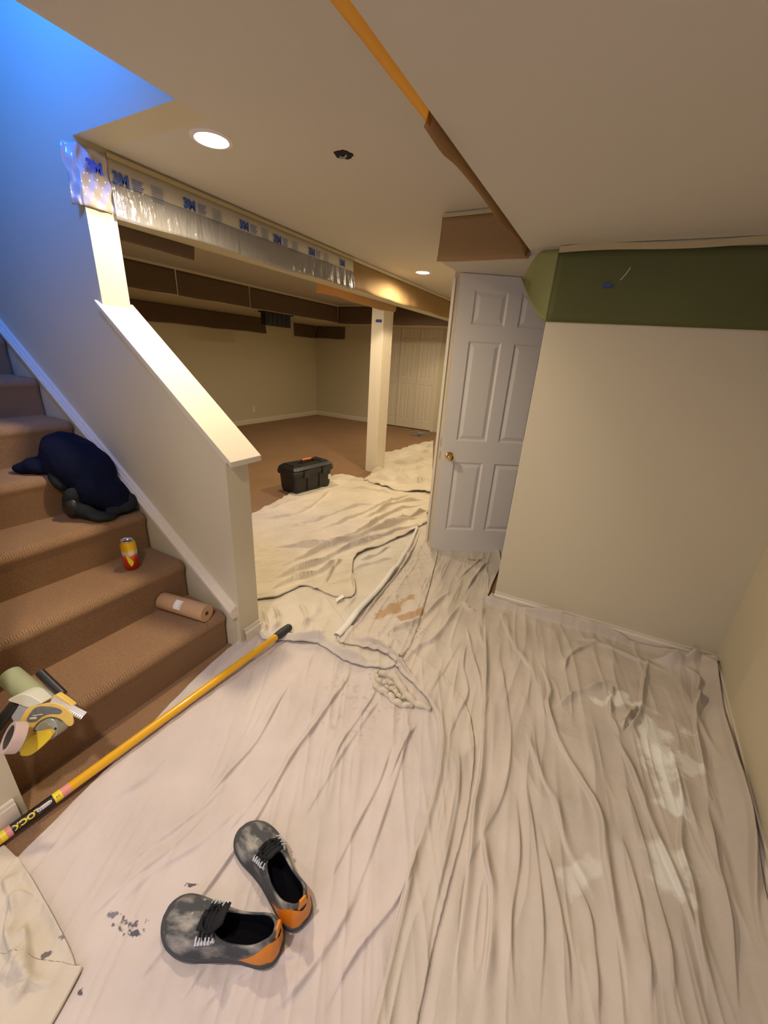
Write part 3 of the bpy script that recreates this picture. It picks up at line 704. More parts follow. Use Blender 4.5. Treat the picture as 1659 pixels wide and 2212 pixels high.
# --- B: stained middle cloth left of the white hem
B_left = W2([(563, 1392), (557, 1370), (555, 1330), (556, 1280), (556, 1220), (556, 1170)])
B_right = W2([(860, 1478), (850, 1430), (835, 1330), (860, 1230), (900, 1160), (925, 1110)])
B_left = W2([(566, 1388), (610, 1392), (690, 1402), (740, 1440), (800, 1466), (850, 1478)])
B_right = [Vector((-1.43, 1.33, 0)), Vector((-1.42, 1.75, 0)), Vector((-1.40, 2.2, 0)), Vector((-1.33, 2.6, 0)), Vector((-1.15, 2.75, 0)), Vector((-1.0, 2.82, 0))]
B_left = W2([(566, 1388), (610, 1391), (690, 1399), (735, 1428), (790, 1446), (850, 1446), (890, 1390), (925, 1280), (945, 1200)])
B_right = [Vector((x, y, 0)) for x, y in ((-1.50, 1.33), (-1.70, 1.36), (-1.78, 1.55), (-1.78, 1.8), (-1.78, 2.05), (-1.75, 2.3), (-1.75, 2.8), (-1.55, 3.2), (-1.15, 3.35))]
foldsB = [FO([(570, 1378), (650, 1388), (700, 1392), (735, 1418), (790, 1438), (830, 1432)], .022, .026, -1),
          FO([(640, 1300), (660, 1340), (650, 1380)], .03, .012), FO([(690, 1290), (680, 1330), (640, 1370)], .03, .010), FO([(590, 1310), (600, 1350), (580, 1380)], .025, .016),
          FO([(565, 1320), (575, 1350), (570, 1385)], .014, .016), FO([(740, 1240), (770, 1230), (820, 1215), (865, 1205)], .02, .012, -1), FO([(760, 1215), (800, 1208), (850, 1180)], .02, .012),
          FO([(750, 1360), (720, 1320), (700, 1290)], .03, .008), FO([(765, 1265), (760, 1300), (730, 1330)], .02, .008)]
foldsB = [(p, w*.8, a*1.4, f) for p, w, a, f in foldsB]
cB = Cloth(B_left, B_right, 360, 240, foldsB, .008, None, [(.9, .3, .07, .006, 21), (2.2, .35, .08, .005, 22)])
gry = (.16, .14, .12)
stB = [tuple([*at(770, 1245)[:2], .12, .06, .3, gry, .55, 14, .36]), tuple([*at(740, 1225)[:2], .05, .03, .3, gry, .6, 20, .3]), tuple([*at(600, 1340)[:2], .10, .12, .3, (.36, .34, .24), .5, 9, .42]), tuple([*at(850, 1175)[:2], .06, .03, .3, gry, .5, 14, .36])]
cB.build('drop_cloth', 'rumpled paint-stained cloth between half wall foot and white hem', canvas('canvas B', (.62, .575, .49), stB), under=[cA])

# --- R: right and centre cloth up to the door and walls
def wallx(y): return RB[0]+(RA[0]-RB[0])*(y-RB[1])/(RA[1]-RB[1])
R_left = [Vector((-.16, -.35, 0))]+W2([(800, 2212), (850, 2005), (882, 1882), (922, 1752), (943, 1655), (942, 1560), (905, 1500), (868, 1462), (835, 1428), (775, 1405), (728, 1388), (795, 1308), (842, 1252), (872, 1209), (900, 1149), (930, 1125)])
R_right = [Vector((wallx(y)-.018, y, 0)) for y in (-.35, .1, .4, .7, 1.0, 1.3, 1.6, 1.8, 2.0, 2.15, 2.25, 2.35, 2.41)]+[Vector((.1, 2.39, 0)), Vector((-.36, 2.36, 0)), Vector((-.43, 2.5, 0)), Vector((-.46, 3.2, 0))]
def liftR(X, Y):
    wx = RB[0]+(RA[0]-RB[0])*(Y-RB[1])/(RA[1]-RB[1]); a = np.clip((X-(wx-.085))/.07, 0, 1); a = a*a*(3-2*a)
    gy = GA[1]+(X-GA[0])*(GB[1]-GA[1])/(GB[0]-GA[0]); b = np.clip((Y-(gy-.06))/.05, 0, 1)*(X > -.40); b = b*b*(3-2*b)
    corner = np.exp(-(((X-.74)/.10)**2+((Y-2.34)/.10)**2))
    return (a*(.055+.015*np.sin(Y*9))+b*(.030+.012*np.sin(X*11)))*(1-.3*a*b)+corner*.05
foldsR = [
 FO([(810, 2212), (858, 2000), (890, 1880), (930, 1752), (950, 1655), (948, 1560), (912, 1500)], .014, .012, -1),
 FO([(905, 1492), (872, 1455), (842, 1424), (790, 1400), (740, 1386)], .016, .024, -1),
 FO([(1046, 1330), (1046, 1456), (1037, 1657), (1021, 1749), (1010, 1886), (987, 2069), (969, 2212)], .016, .017),
 FO([(1005, 1350), (1018, 1420), (1033, 1474), (1042, 1548)], .012, .012),
 FO([(1156, 1415), (1184, 1493), (1179, 1529), (1197, 1593), (1243, 1680), (1289, 1772), (1298, 1863), (1321, 1978), (1348, 2115), (1358, 2250)], .018, .018),
 FO([(1129, 1566), (1156, 1657), (1197, 1749), (1220, 1831), (1266, 1913), (1293, 1978)], .02, .011),
 FO([(1060, 1720), (1042, 1789), (1046, 1863), (1060, 1932), (1055, 2046), (1033, 2212)], .018, .015),
 FO([(1315, 1575), (1335, 1617), (1357, 1667), (1394, 1763), (1449, 1909), (1486, 2000), (1518, 2115), (1531, 2212)], .02, .018),
 FO([(1440, 1600), (1454, 1680), (1467, 1749), (1463, 1840), (1490, 1932), (1508, 2069), (1540, 2161)], .016, .018),
 FO([(1495, 1460), (1499, 1589), (1512, 1660), (1530, 1760)], .014, .018),
 FO([(1536, 1474), (1550, 1566), (1572, 1680), (1600, 1795), (1618, 1978), (1650, 2161)], .012, .030),
 FO([(1399, 1420), (1385, 1484), (1376, 1548), (1339, 1595)], .014, .022),
 FO([(1185, 1540), (1240, 1500), (1275, 1488), (1320, 1474)], .02, .016, -1),
 FO([(1321, 1484), (1312, 1543), (1335, 1600)], .014, .020),
 FO([(1340, 1590), (1350, 1560), (1380, 1530)], .014, .02),
 FO([(1215, 1460), (1230, 1420), (1270, 1400), (1300, 1395)], .02, .012),
 FO([(980, 2212), (1000, 1900), (1085, 1720), (1100, 1600), (1090, 1500), (1075, 1400)], .03, .007),
 FO([(1110, 2212), (1100, 2000), (1120, 1850), (1110, 1700)], .03, .010),
 FO([(1160, 2212), (1170, 2000), (1150, 1800), (1130, 1680)], .025, .009),
 FO([(1230, 2212), (1220, 2050), (1190, 1900), (1160, 1780)], .03, .010),
 FO([(1290, 2250), (1285, 2100), (1270, 1980), (1230, 1880)], .025, .010),
 FO([(1400, 2212), (1390, 2050), (1360, 1900), (1330, 1800)], .03, .012),
 FO([(1450, 2212), (1440, 2060), (1400, 1900), (1370, 1780), (1335, 1680)], .028, .012),
 FO([(1590, 2212), (1570, 2000), (1540, 1850), (1520, 1720)], .02, .016),
 FO([(905, 2212), (930, 2000), (975, 1800), (990, 1700), (985, 1600)], .03, .008),
 FO([(960, 1620), (985, 1560), (1010, 1500), (1000, 1440), (1010, 1380)], .02, .008),
 FO([(815, 1500), (900, 1405), (935, 1388), (985, 1320), (1005, 1300)], .016, .014, -1),
 FO([(810, 1400), (850, 1370), (890, 1355), (930, 1320), (960, 1290), (1000, 1270)], .016, .018, -1),
 FO([(1000, 1290), (1035, 1240), (1060, 1215)], .02, .016), FO([(985, 1262), (1020, 1230), (1050, 1205)], .02, .010),
 FO([(730, 1384), (800, 1303), (848, 1248), (876, 1208), (902, 1155)], .010, .020, -1),
 FO([(750, 1384), (810, 1310), (858, 1250), (886, 1208), (908, 1150)], .012, .018),
 FO([(1000, 1310), (1040, 1300), (1065, 1308), (1120, 1324), (1190, 1342), (1300, 1376), (1400, 1408)], .018, .034, -1), FO([(1400, 1425), (1450, 1440), (1500, 1440), (1530, 1460)], .022, .045, -1), FO([(1470, 1450), (1500, 1480), (1500, 1540)], .018, .03),
 FO([(1030, 1325), (1012, 1318), (1000, 1300)], .014, .02), FO([(1046, 1310), (1030, 1360), (1050, 1420)], .02, .012),
 FO([(920, 1520), (960, 1450), (1000, 1380)], .03, .006), FO([(1075, 1320), (1110, 1400), (1160, 1470)], .03, .008), FO([(1240, 1380), (1350, 1420), (1450, 1460)], .03, .012),
 FO([(1070, 1180), (1080, 1230), (1066, 1290)], .014, .02),
]
cR = Cloth(R_left, R_right, 900, 520, foldsR, .007, liftR, [(math.radians(100), .50, .06, .008, 31), (math.radians(95), .7, .16, .014, 35)])
brn = (.42, .26, .13); wht = (.84, .86, .80)
def WP(px, py, rx, ry, a, st=.7): p = at(px, py); return (p.x, p.y, rx*1.5, ry*1.35, a, wht, st, 9, .27)  # white paint patches; the light falling there is in their colour too
stR = [tuple([*at(845, 1322)[:2], .24, .075, 1.2, brn, .8, 10, .24]), tuple([*at(885, 1340)[:2], .22, .055, 1.2, brn, .8, 10, .24]), tuple([*at(900, 1370)[:2], .25, .16, .9, (.10, .13, .10), .9, 110, .50]),
       tuple([*at(1020, 1215)[:2], .22, .05, .3, gry, .5, 12, .34]), WP(1330, 1520, .13, .08, .3), WP(1400, 1600, .09, .18, .1), WP(1435, 1700, .06, .22, .1, .8), WP(1450, 1900, .07, .16, .1, .6), WP(1480, 1590, .06, .05, .1), WP(1250, 1890, .12, .05, 1.1, .4), WP(1490, 1660, .05, .06, .1, .6), WP(1380, 1530, .08, .06, .1, .6), tuple([*at(835, 1430)[:2], .03, .02, 1.1, brn, .5, 12, .3])]
cR.build('drop_cloth', 'long folded cloth running along the right wall to the white door', canvas('canvas R', (.58, .525, .455), stR), under=[cA, cB])

hp = [(728, 1388), (760, 1352), (795, 1312), (820, 1283), (844, 1254), (860, 1230), (874, 1206), (888, 1178), (900, 1150)]
hpts = resample(W2(hp), 30); rows = []
for i, p in enumerate(hpts):
    t_ = hpts[min(i+1, 29)]-hpts[max(i-1, 0)]; t_ = t_/np.linalg.norm(t_); nx, ny = -t_[1], t_[0]; zb = float(cR.own(np.array([[p[0]]]), np.array([[p[1]]]))[0, 0])+.018; w_ = .017*(1.2-.5*i/29)
    rows.append([(p[0]+nx*w_*math.cos(a), p[1]+ny*w_*math.cos(a), zb+.012+.012*math.sin(a)) for a in [2*math.pi*k/14 for k in range(14)]])
mm = MB(); mm.grid(rows, 0, True); mm.build('hem', canvas('canvas hem', (.70, .69, .64)), bpy.data.objects['drop_cloth.003'], smooth=True, angle=180)
# --- U: upper cloth carrying the toolbox
U_left = W2([(480, 1322), (555, 1303), (600, 1296), (652, 1272), (690, 1280), (725, 1294), (766, 1290), (760, 1240), (772, 1204), (830, 1180), (905, 1146), (928, 1130)])
U_right = W2([(540, 1120), (553, 1108), (600, 1085), (625, 1070), (650, 1050), (690, 1040), (735, 1028), (785, 1036), (830, 1044), (880, 1052), (932, 1062)])
foldsU = [FO([(560, 1128), (620, 1120), (670, 1100), (700, 1075), (720, 1060)], .03, .014), FO([(560, 1190), (640, 1185), (720, 1180), (790, 1150), (850, 1110), (920, 1092)], .03, .020),
          FO([(560, 1240), (640, 1220), (700, 1195), (780, 1165), (850, 1140), (925, 1118)], .028, .022), FO([(560, 1268), (620, 1250), (690, 1225), (760, 1190), (830, 1165), (900, 1140)], .022, .020),
          FO([(575, 1290), (640, 1262), (700, 1240), (745, 1215)], .018, .018), FO([(770, 1290), (762, 1250), (772, 1215)], .014, .012), FO([(700, 1275), (720, 1240), (740, 1215)], .02, .014),
          FO([(600, 1150), (680, 1130), (760, 1100), (840, 1090)], .04, .012), FO([(780, 1130), (850, 1095), (925, 1085)], .03, .018), FO([(570, 1110), (620, 1090), (660, 1078)], .02, .012),
          FO([(640, 1160), (720, 1140), (800, 1105), (880, 1075), (925, 1070)], .03, .012), FO([(740, 1060), (800, 1062), (860, 1075)], .04, .012), FO([(820, 1150), (880, 1125), (928, 1105)], .02, .018)]
foldsU = [(p, w*.75, a*2.0, f) for p, w, a, f in foldsU]
cU = Cloth(U_left, U_right, 400, 300, foldsU, .008, None, [(math.radians(60), .5, .10, .014, 41), (math.radians(40), .6, .14, .014, 43)])
cU.build('drop_cloth', 'cream cloth with deep ripples under the black toolbox', canvas('canvas U', (.64, .575, .465)), under=[cB, cR])
# --- V: farthest cloth past the column
V_left = W2([(786, 1040), (800, 1046), (850, 1062), (890, 1066), (932, 1072)])
V_right = [at(800, 1022), at(832, 984), at(868, 968), at(905, 962), Vector((-2.72, 7.0, 0))]
V_right = W2([(808, 1024), (826, 985), (870, 972), (900, 962), (936, 955)])
foldsV = [FO([(795, 1036), (830, 1040), (880, 1054), (925, 1058)], .05, .04, -1), FO([(820, 1018), (870, 1022), (930, 1010)], .06, .03), FO([(850, 990), (900, 985), (935, 975)], .08, .03), FO([(790, 1034), (810, 1024), (840, 1022)], .05, .03),
          FO([(850, 1035), (890, 1045), (930, 1040)], .05, .035), FO([(830, 1000), (880, 1005), (930, 995)], .06, .03), FO([(880, 972), (910, 972), (935, 965)], .08, .03)]
foldsV = [(p, w*.8, a*1.5, f) for p, w, a, f in foldsV]
cV = Cloth(V_left, V_right, 120, 110, foldsV, .012, None, [(.7, .5, .16, .03, 51)])
cV.build('drop_cloth', 'crumpled cream cloth beyond the column, farthest away', canvas('canvas V', (.64, .575, .465)), under=[cU])
def cloth_z(x, y):
    X = np.array([[x]]); Y = np.array([[y]]); return float(sum(c.at(X, Y)[0, 0] for c in (cA, cD, cB, cU, cR)))
pc = at(931, 1088, .05)
mm = MB().tube([at(931, 1085, .06), at(929, 1100, .05), at(922, 1108, .045), at(930, 1118, .05), at(926, 1130, .05), at(924, 1145, .05)], .004, 7)
tag(mm.build('cord', M['black'], smooth=True), 'thin black cord lying beside the lower edge of the white door', 'cord')
# care tag
P = at(742, 1290, .03)
mm = MB().grid([[(P.x+.012*a-.018*v, P.y-.012*a-.055*v, .040-.012*v+.004*math.sin(v*3)) for a in (-1, 1)] for v in [i/6 for i in range(7)]])
o = mm.build('care_tag', M['white'], solid=.0006); tag(o, 'small white fabric tag at the hem of the toolbox cloth', 'tag')
# rolled bunch of cloth at the middle
bu = thing('cloth_bunch', 'knotted bunch of rolled hem cloth at the centre of the floor', 'drop cloth', at(850, 1490, 0))
def bunch(pp, r, z=.02, col=None):
    pts = resample([at(x, y, z) for x, y in pp], 24); mm = MB(); path = []; rad = []
    for i, p in enumerate(pts):
        k = i/23; path.append((p[0]-bu.location.x, p[1]-bu.location.y, z+.006*math.sin(i*1.3))); rad.append(r*(.55+.45*math.sin(math.pi*min(1, .12+k*.85)))*(1+.07*math.sin(i*1.7)))
    mm.tube(path, rad, 14); return mm
cmb = canvas('canvas bunch', (.60, .55, .44))
bunch([(808, 1482), (822, 1490), (840, 1500), (850, 1512), (868, 1522), (892, 1524)], .016, .022).build('roll', cmb, bu, smooth=True, angle=180)
bunch([(820, 1455), (850, 1462), (870, 1490), (892, 1515), (930, 1532)], .020, .022).build('roll', cmb, bu, smooth=True, angle=180)
bunch([(832, 1484), (850, 1490), (862, 1504), (880, 1508)], .011, .030).build('roll', cmb, bu, smooth=True, angle=180)
bunch([(812, 1450), (815, 1468), (830, 1476), (852, 1478)], .013, .018).build('roll', cmb, bu, smooth=True, angle=180)

# ================================================================ EXTENSION POLE
pa, pb = Vector((-1.352, .115, .030)), Vector((-1.272, 1.385, .062))
px_ = (pb-pa).normalized(); ln = (pb-pa).length
pole = thing('extension_pole', 'yellow extension pole with black grip lying along the cloth edge', 'pole', pa); pr = .0172
pole.rotation_mode = 'QUATERNION'; pole.rotation_quaternion = px_.to_track_quat('X', 'Z')
g0 = 1.17
def cyl(x0, x1, r, mt, name, par=pole, seg=28, bulge=None):
    n = 12; pts = [(x0+(x1-x0)*i/n, 0, 0) for i in range(n+1)]; rr = [r if not bulge else r*bulge(i/n) for i in range(n+1)]
    return MB().tube(pts, rr, seg).build(name, mt, par, smooth=True)
cyl(-.25, g0+.0, pr, M['yellow'], 'shaft')
cyl(g0-.005, ln, pr*1.35, M['grip'], 'grip', bulge=lambda t: .86+.14*math.sin(min(1, t*1.15)*math.pi*.9) if t < .93 else .62)
o = MB(); o.grid([[(g0+.03+.028*a, (pr*1.30)*math.sin(b), (pr*1.30)*math.cos(b)) for b in [-.2+1.0*k/8 for k in range(9)]] for a in (0, .5, 1)]); o.build('grip_label', M['white'], pole)
L0 = pa
def along(px, py): return (at(px, py, .03)-pa).dot(px_)
s1, s2, s3, s4 = along(40, 1790), along(118, 1730), along(135, 1718), along(152, 1702)
s0 = along(12, 1808)
cyl(s1-.02, s2, pr*1.012, mat('black label', (.02, .015, .02), .35), 'label_band')
cyl(s2, s3, pr*1.014, M['yellow_label'], 'label_band'); cyl(s3, s4, pr*1.014, M['pink'], 'size_band'); cyl(s0-.01, s1-.02, pr*1.014, M['yellow_label'], 'label_band')
cyl(s0+.004, s0+.018, pr*1.018, M['pink'], 'size_band')
def wrap_text(body, size, xc, phi, mt, name, r=pr*1.03, sx=1.0, bold=.0):
    vs, fs = text_mesh(body, size, bold); mm = MB(); out = []
    for v in vs:
        a = phi-v.y/r
        out.append((xc-v.x*sx, r*math.sin(a), r*math.cos(a)))
    mm.add(out, fs); return mm.build(name, mt, pole, fix=False)
# text reads from the grip towards the viewer's left; tops of the letters face down-right
wrap_text('LOCK', .024, s1+(s2-s1)*.25, -.72, M['yellow_label'], 'lettering', sx=1.05, bold=.0010)
mm = MB(); ov = []
for i in range(25):
    a = i/24; ov.append([(s2-.048+.042*a, pr*1.022*math.sin(b), pr*1.022*math.cos(b)) for b in [-.75+q*.33*math.sqrt(max(0, 1-abs(2*a-1)**6)) for q in (-1, -.5, 0, .5, 1)]])
mm.grid(ov); mm.build('badge', M['white'], pole, smooth=True)
wrap_text('POWER', .010, s2-.027, -.75, M['black'], 'lettering', r=pr*1.04, sx=1.05)
wrap_text('2-4', .013, (s2+s3)/2, -.75, M['black'], 'lettering', r=pr*1.04, sx=.6)

# ================================================================ SHOES
def lerp_tab(tab, t):
    n = len(tab)
    for k in range(n-1):
        if t <= tab[k+1][0] or k == n-2:
            (a, va), (b, vb) = tab[k], tab[k+1]; u = min(1, (t-a)/(b-a))
            m0 = (vb-tab[k-1][1])/(b-tab[k-1][0]) if k > 0 else (vb-va)/(b-a)
            m1 = (tab[k+2][1]-va)/(tab[k+2][0]-a) if k < n-2 else (vb-va)/(b-a)*1.6
            h = b-a; u2 = u*u; u3 = u2*u
            return (2*u3-3*u2+1)*va+(u3-2*u2+u)*h*m0+(-2*u3+3*u2)*vb+(u3-u2)*h*m1
LEN = .315
HW = [(0, .004), (.015, .018), (.05, .030), (.13, .0385), (.3, .038), (.45, .041), (.62, .049), (.75, .053), (.87, .048), (.94, .036), (.98, .021), (1.0, .004)]
HT = [(0, .078), (.05, .095), (.12, .098), (.25, .083), (.36, .075), (.48, .080), (.56, .076), (.68, .060), (.8, .048), (.9, .042), (.97, .032), (1.0, .018)]
CV = [(0, 0), (.3, .002), (.6, .009), (1.0, -.004)]
def shoe_pt(s, t, off=0.0, mir=1, open_=False):
    """s 0 heel..1 toe ; t -1..1 around section from lateral sole edge over the top"""
    w = lerp_tab(HW, s)+off; h = lerp_tab(HT, s)+off; cy = lerp_tab(CV, s)
    a = t*math.pi/2; sa = math.sin(a); ca = math.cos(a)
    top = .38 if s < .45 else .38+.30*min(1, (s-.45)/.3)
    y = w*math.copysign(abs(sa)**(.62 if s > .5 else .5), sa)
    z = .016+(h-.016)*(abs(ca)**.62)
    if s < .5: y *= 1-.22*(abs(ca)**1.5)
    x = LEN*s
    if s < .06: x += (1-abs(ca))*0
    return Vector((x, (y+cy)*mir, z))
def opening(s, t):
    c = .275; return ((s-c)/.235)**2+(t/.56)**2 < 1
def shoe(label, heel, toe, mir, z0):
    d = Vector(toe)-Vector(heel)
    T = thing('running_shoe', label, 'shoe', (*heel, z0), math.atan2(d.y, d.x), 'grey running shoes')
    k = d.length/LEN; T.scale = (k, 1.08, 1.05)
    ns, nt_ = 64, 49
    # upper with opening : snap ring
    mm = MB(); V = {}; 
    def P(i, j, off=0): return shoe_pt(.004+.992*i/ns, -1+2*j/(nt_-1), off, mir)
    inside = [[opening(i/ns, -1+2*j/(nt_-1)) for j in range(nt_)] for i in range(ns+1)]
    def snap(s, t):   # push a point radially onto the opening rim
        c = .275; r = math.hypot((s-c)/.235, t/.56); return (c+(s-c)/r, t/r) if r > 1e-6 else (s, t)
    vs = []; 
    for i in range(ns+1):
        for j in range(nt_):
            s, t = i/ns, -1+2*j/(nt_-1)
            if not inside[i][j]:
                nb = any(inside[a][b] for a in (i-1, i, i+1) for b in (j-1, j, j+1) if 0 <= a <= ns and 0 <= b < nt_)
                if nb: s, t = snap(s, t)
            vs.append(shoe_pt(.004+.992*s, t, 0, mir))
    fs = []
    for i in range(ns):
        for j in range(nt_-1):
            q = [(i, j), (i, j+1), (i+1, j+1), (i+1, j)]
            if any(inside[a][b] for a, b in q): continue
            fs.append(tuple(a*nt_+b for a, b in q))
    mm.add(vs, fs); mm.build('upper', M['shoe'], T, smooth=True, solid=.005, angle=80)
    # lining: bowl inside
    mm = MB(); rows = []
    for r_ in (1.02, .98, .95):
        dep = {1.02: 0, .98: .004, .95: .05}[r_]; row = []
        for q in range(40):
            a = 2*math.pi*q/40; s = .275+.235*r_*math.cos(a); t = .56*r_*math.sin(a); p = shoe_pt(max(.02, s), t, -.004, mir); p.z = max(.02, p.z-dep); row.append(p)
        rows.append(row)
    rows.append([Vector((p.x, p.y, .034)) for p in rows[-1]]); cc = Vector((LEN*.275, 0, .034)); rows.append([cc.copy() for _ in range(40)])
    mm.grid(rows, 0, True); mm.build('lining', M['lining'], T, smooth=True)
    # sole
    mm = MB(); rows = []
    q_ = [.5-.5*math.cos(math.pi*i/60) for i in range(61)]; out = [(s, 1) for s in q_]+[(s, -1) for s in q_[::-1]]
    for zz, e in ((0, -.004), (.004, .002), (.016, .006), (.024, .0045), (.028, .000)):
        row = []
        for s, sd in out:
            w = lerp_tab(HW, s)+e; cy = lerp_tab(CV, s); row.append(((LEN*(.5+(s-.5)*(1+2*e/LEN))), (sd*w+cy)*mir, zz+.012*max(0, (s-.8)/.2)**2*(1 if zz < .02 else .5)))
        rows.append(row)
    mm.grid(rows, 0, True); n = len(out); mm.f.append(tuple(range(n))); mm.f.append(tuple(4*n+i for i in range(n))[::-1]); mm.m += [0, 0]
    mm.build('sole', M['sole'], T, smooth=True, angle=60)
    # orange heel counter on the side walls round the heel
    for sg in (1,):
        mm = MB(); rows = []
        for i in range(41):
            u = -1+2*i/40                                  # runs from one side round the heel to the other
            s = .34*abs(u)**1.5; sd = math.copysign(1, u) if u != 0 else 1; row = []
            lo = 1.0; hi = 1-.93*(1-abs(u))**1.45
            for j in range(9):
                t = lo+(hi-lo)*j/8
                row.append(shoe_pt(max(.004, s), sd*t, .0032, mir) + Vector((-.0035 if s < .05 else 0, 0, 0)))
            rows.append(row)
        mm.grid(rows); mm.build('heel_counter', M['shoe_orange'], T, smooth=True, angle=80)
    # heel pull tab
    mm = MB(); rows = []
    for v in [i/8 for i in range(9)]:
        rows.append([Vector((.004+.010*v*v-.012*v, y*(1-.35*v)*mir, .088+.036*v)) for y in (-.013, -.006, .006, .013)])
    mm.grid(rows); mm.build('heel_tab', M['shoe_orange'], T, smooth=True, solid=.006)
    # tongue
    mm = MB(); rows = []
    for i in range(13):
        v = i/12; s = .66-.20*v; base = shoe_pt(s, 0, .004, mir); row = []
        for q in range(7):
            y = (-1+2*q/6)*(.019+.002*math.sin(v*3)); lift = .050*max(0, (v-.62)/.38)**1.3
            row.append(Vector((base.x-.012*max(0, (v-.6)/.4), y+base.y*1, base.z+.001+lift-.9*abs(y)**2*10)))
        rows.append(row)
    mm.grid(rows); mm.build('tongue', M['charcoal'], T, smooth=True, solid=.006)
    # eyestays and laces
    for sd in (-1, 1):
        mm = MB(); rows = []
        for i in range(15):
            s = .475+.155*i/14; t0 = sd*(.46-.03*math.sin(i/14*3)); rows.append([shoe_pt(s, t0+sd*.05*q, .0042, mir) for q in (-1, 0, 1)])
        mm.grid(rows); mm.build('eyestay', M['lace'], T, smooth=True, solid=.003)
        for k in range(6):
            s = .485+.026*k; mm = MB(); mm.tube([shoe_pt(s+.004*j, sd*(.46-.065*j), .0075, mir) for j in range(4)], .0026, 7); mm.build('lace_loop', M['lace'], T, smooth=True)
    for k in range(4):
        s = .50+.037*k; mm = MB(); mm.tube([shoe_pt(s+.012*math.sin(j*.5), -.33+.66*j/8, .008, mir) for j in range(9)], .003, 7); mm.build('lace', M['charcoal'], T, smooth=True)
    mm = MB(); mm.tube([shoe_pt(.53, 0, .012, mir)+Vector((.02*math.cos(a)+.01, .026*math.sin(a), .004*math.sin(2*a))) for a in [q*.45 for q in range(14)]], .0028, 7); mm.build('lace', M['charcoal'], T, smooth=True)
    return T
shoe('scuffed grey shoe with orange heel, nearer the bottom edge', (-.432, .392), (-.742, .283), 1, .012)
shoe('scuffed grey shoe with orange heel, farther back and tilted away', (-.412, .462), (-.727, .545), -1, .012)

# ================================================================ TOOLBOX
tb = thing('toolbox', 'black plastic toolbox with orange handle at the cloth edge', 'toolbox', (-2.87, 3.47, .020), math.radians(90-9)); tb.scale = (1.14, 1.14, 1.14)
bw, bd_, bh = .50, .25, .205
mm = MB(); n = []
def rrect(w, d, r, seg=5):
    out = []
    for cx, cy, a0 in ((w/2-r, d/2-r, 0), (-w/2+r, d/2-r, 90), (-w/2+r, -d/2+r, 180), (w/2-r, -d/2+r, 270)):
        for k in range(seg+1):
            a = math.radians(a0+90*k/seg); out.append((cx+r*math.cos(a), cy+r*math.sin(a)))
    return out
def loft(lv, mi=0):
    m_ = MB(); rows = [[(x, y, z) for x, y in rrect(w, d, r)] for (w, d, r, z) in lv]; m_.grid(rows, 0, True); n_ = len(rows[0])
    m_.f.append(tuple(range(n_))[::-1]); m_.f.append(tuple((len(rows)-1)*n_+i for i in range(n_))); m_.m += [0, 0]; return m_
body = loft([(bw-.05, bd_-.03, .03, 0), (bw-.03, bd_-.015, .035, .02), (bw-.01, bd_-.005, .03, bh-.03), (bw-.01, bd_-.005, .03, bh)])
body.build('body', M['black'], tb, smooth=True)
for sy in (-1, 1):
    for x in (-.09, .07): MB().box(x-.006, x+.006, sy*(bd_/2-.006), sy*(bd_/2+.004), .02, bh-.02).build('rib', M['black'], tb, bevel=.002)
loft([(bw+.02, bd_+.02, .035, bh-.03), (bw+.03, bd_+.03, .035, bh-.015), (bw+.03, bd_+.03, .035, bh+.005), (bw+.015, bd_+.015, .03, bh+.01), (bw+.015, bd_+.015, .03, bh+.03), (bw-.03, bd_-.03, .03, bh+.055), (bw-.09, bd_-.09, .03, bh+.06)]).build('lid', M['black'], tb, smooth=True)
for x in (-.17, .17): MB().box(x-.045, x+.045, -.085, .085, bh+.055, bh+.068).build('lid_pad', M['black'], tb, bevel=.006)
hm = MB(); hm.tube([(-.10, 0, bh+.06), (-.095, 0, bh+.078), (-.07, 0, bh+.084), (.07, 0, bh+.084), (.095, 0, bh+.078), (.10, 0, bh+.06)], .011, 12); hd = hm.build('handle', M['black'], tb, smooth=True)
MB().tube([(-.055, -.004, bh+.088), (.06, -.004, bh+.088)], .011, 12).build('handle_grip', M['orange'], tb, smooth=True)
for x in (-.12, .12):
    l_ = loft([(.06, .016, .005, 0), (.06, .016, .005, .07)]); o = l_.build('latch', M['blackmetal'], tb, smooth=True); o.location = (x, -bd_/2-.018, bh-.05)
MB().box(.19, .225, -bd_/2-.002, -bd_/2+.004, .075, .125).build('white_label', M['white'], tb)

